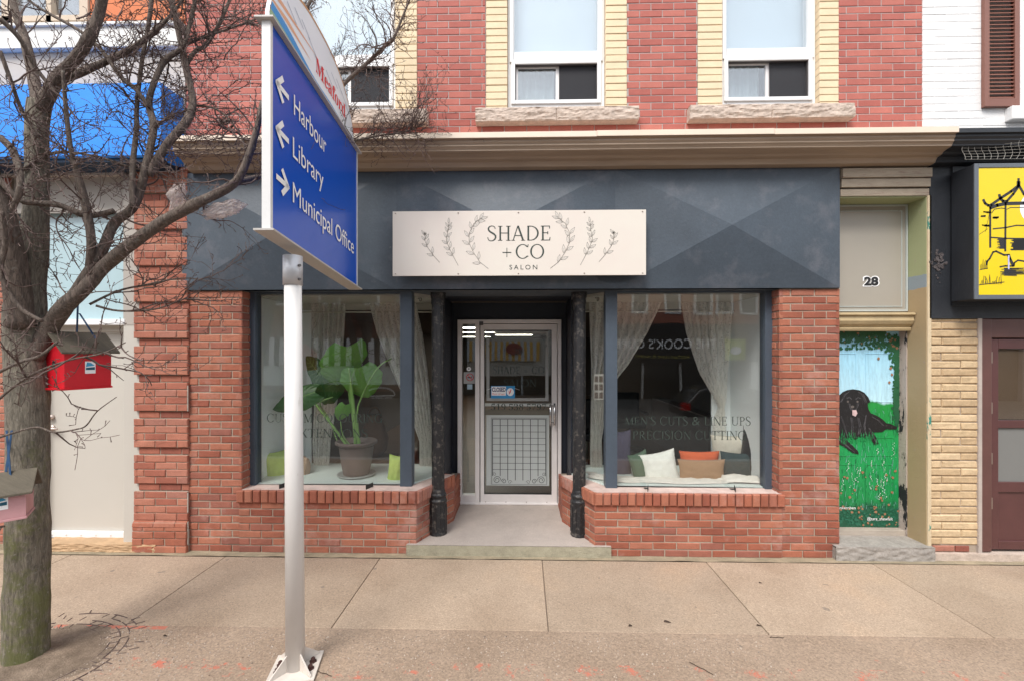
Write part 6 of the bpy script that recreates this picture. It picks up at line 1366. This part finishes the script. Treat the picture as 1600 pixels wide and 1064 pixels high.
MB().box(x0, x1, OY+.0, OY+.10, OZ(566), OZ(507)).build('fascia', M['black'], KC)
b = MB(); f2 = lambda u, v: Vector((u, OY+.11, v))
def mtext(b, t, pa, pc_, z0, z1, off=.0): # reads correctly when faced from the road, so it shows mirrored in the glass
    xa, xc = OX(pa), OX(pc_); text(b, t, xa, xc, z0, z1, lambda u, v: Vector((xa+xc-u, OY+.115, v)), off=off)
mtext(b, "THE COOK'S CUPBOARD", 908, 1119, OZ(545), OZ(531), .015); b.build('sign_lettering', M['whitetxt'], KC)
b = MB(); mtext(b, "kitchen store & more!", 992, 1075, OZ(559), OZ(553)); b.build('sign_lettering', surf('gold_lettering', (.5,.45,.1), .5), KC)
MB().box(OX(1130), OX(1162), OY+.11, OY+.13, OZ(563), OZ(530)).build('logo_panel', surf('lime_logo', (.45,.55,.02), .5), KC)
b = MB(); b.poly([(OX(1146)+.28*math.cos(k*.4), OZ(548)+.2*math.sin(k*.4)) for k in range(16)], lambda u, v: Vector((u, OY+.14, v))); b.build('logo_pot', M['whitetxt'], KC)
x0, x1 = OX(400), OX(690)
GS = obuild('grey shop across the street with black and white striped awning', x0, x1, surf('far_brown_brick', (.20,.085,.06), .9, .2, 4), 7.2, OZ(612), surf('far_dark_frame', (.035,.035,.035), .6), 0, [(OX(q), OX(q)+1.0, OZ(470)-.2, OZ(470)+1.8) for q in (430,500,560,640)])
MB().box(x0, x1, OY, OY+.25, OZ(600), OZ(572)).build('beam', surf('far_pale_grey', (.75,.80,.76), .7), GS)
for k in range(34):
    a = x0+(x1-x0)*k/34; MB().box(a, a+(x1-x0)/34, OY+.25, OY+.30, OZ(572)+.01, OZ(528)).build('awning_stripe', M['whitetxt'] if k % 2 else M['black'], GS)
b = MB(); cx, cz = OX(594), OZ(618)
mtext(b, 'SKIN THERAPY', 575, 613, OZ(624), OZ(620), .01); b.stroke([(cx-.65,OZ(618.5)),(cx+.65,OZ(618.5))], .05, lambda u,v: Vector((u,OY+.1,v))); b.stroke([(cx+.7*math.cos(t), OZ(617)+.35*math.sin(t)) for t in [k*.3 for k in range(11)]], .09, lambda u,v: Vector((u,OY+.1,v))); b.build('window_sign', M['whitetxt'], GS)
for k in range(22): a = x0+(x1-x0)*k/22; MB().box(a+.1, a+.38, OY-.1, OY-.05, OZ(652), OZ(640)).build('panel', M['whitetxt'], GS)
x0, x1 = OX(700), OX(935)
YW = obuild('cream shop across the street with yellow striped awning and round red sign', x0, x1, surf('far_cream', (.62,.60,.55), .8, .1, 3), 6.8, OZ(590), surf('far_grey_frame2', (.55,.60,.64), .6), 0, [(OX(q), OX(q)+1.1, OZ(470), OZ(470)+1.7) for q in (730,800,870)])
for k in range(26):
    a = OX(712)+(OX(845)-OX(712))*k/26; MB().box(a, a+(OX(845)-OX(712))/26, OY+.1, OY+.2, OZ(566), OZ(532)).build('awning_stripe', surf('awning_yellow', (.80,.48,.10), .6) if k % 2 else surf('awning_grey', (.60,.66,.72), .6), YW)
b = MB(); b.poly([(OX(803)+.42*math.cos(k*.3), OZ(546)+.3*math.sin(k*.3)) for k in range(21)], lambda u,v: Vector((u,OY+.25,v))); b.build('round_sign', surf('dull_red_sign', (.30,.07,.06), .5), YW)
obuild('long dark brick building far left across the street', OX(20), OX(395), surf('far_dark_brick', (.16,.09,.07), .9, .2, 4), 7.0, 2.0, surf('far_frame3', (.12,.12,.12), .6), 0, [])
obuild('grey stucco building far right across the street', OX(1190), OX(1600), surf('far_stucco', (.33,.32,.30), .9, .2, 4), 7.4, 2.0, surf('far_frame4', (.2,.2,.22), .6), 0, [])
# parked hatchback on the far side
cx, cy, cz = 7.6, -12.2, -.90
CAR = thing('parked_car', 'dark hatchback parked at the far kerb across the street', 'car', (cx, cy, cz)); cpaint = surf('dark_car_paint', (.012,.016,.020), .25, .05, 3, bump=0, coat=1)
body = [(-2.05,.35),(-2.1,.75),(-1.95,1.0),(-1.55,1.42),(-1.2,1.5),(.2,1.5),(.55,1.42),(1.15,.98),(1.95,.85),(2.1,.6),(2.05,.3),(1.7,.22),(-1.7,.22)]
MB().prism([(cx+x, cy-.85, cz+z) for x, z in body], (0,1.7,0)).build('body', cpaint, CAR, bev=.06)
b = MB()
for (q) in ([(-1.75,1.0),(-1.42,1.38),(-.75,1.41),(-.75,1.0)],[(-.68,1.0),(-.68,1.41),(.1,1.41),(.1,1.0)],[(.17,1.0),(.17,1.41),(.45,1.38),(.95,1.0)]): b.prism([(cx+x, cy+.852, cz+z) for x, z in q], (0,.004,0))
b.build('side_windows', surf('car_glass', (.03,.035,.04), .08, 0, 3, bump=0), CAR)
for x in (-1.3,1.3):
    for y in (-.78,.78):
        wh = MB().tube([(cx+x,cy+y-.1,cz+.32),(cx+x,cy+y+.1,cz+.32)], .32, 24).build('wheel', M['black'], CAR); MB().tube([(cx+x,cy+y-.105,cz+.32),(cx+x,cy+y+.105,cz+.32)], .2, 16).build('rim', M['alu'], wh)
MB().box(cx-2.12, cx-1.9, cy+.55, cy+.87, cz+.75, cz+.98).build('tail_light', surf('tail_red', (.5,.01,.01), .2), CAR)
# bare street tree on the other side, mirrored in the upper left window
def far_tree(x, y, h, lab, seed):
    T0 = thing('bare_tree', lab, 'tree', (x, y, GZ)); rq = random.Random(seed); tr = MB(); tw2 = MB()
    def grow(p, d, L, r0, lvl):
        n_ = 5; pts = [p]
        for i in range(n_): d = (d+Vector((rq.gauss(0,.09), rq.gauss(0,.09), rq.gauss(.03,.04)))).normalized(); pts.append(pts[-1]+d*L/n_)
        rr = [r0*(1-.45*i/n_) for i in range(n_+1)]; (tr if lvl > 3 else tw2).tube(pts, rr, 6 if lvl > 3 else 3, caps=False)
        if lvl == 0: return
        for k in range(rq.choice((2,3,3))): s_ = (d+Vector((rq.gauss(0,.5), rq.gauss(0,.5), rq.gauss(.12,.28)))).normalized(); grow(pts[-1 if k == 0 else rq.randint(2,5)], s_, L*rq.uniform(.6,.85), rr[-1]*.72, lvl-1)
    grow(Vector((x,y,GZ)), Vector((0,0,1)), h*.34, .20, 6)
    for k in range(4): grow(Vector((x,y,GZ+h*.22)), Vector((rq.gauss(0,.3),rq.gauss(0,.3),1)).normalized(), h*.30, .13, 5)
    tr.build('trunk', bark2, T0); tw2.build('crown', twigm, T0)
far_tree(-6.2, -13.6, 15, 'tall bare street tree across the road by the grey shop', 5); far_tree(-10.5, -13.6, 13, 'bare street tree across the road further left', 8)
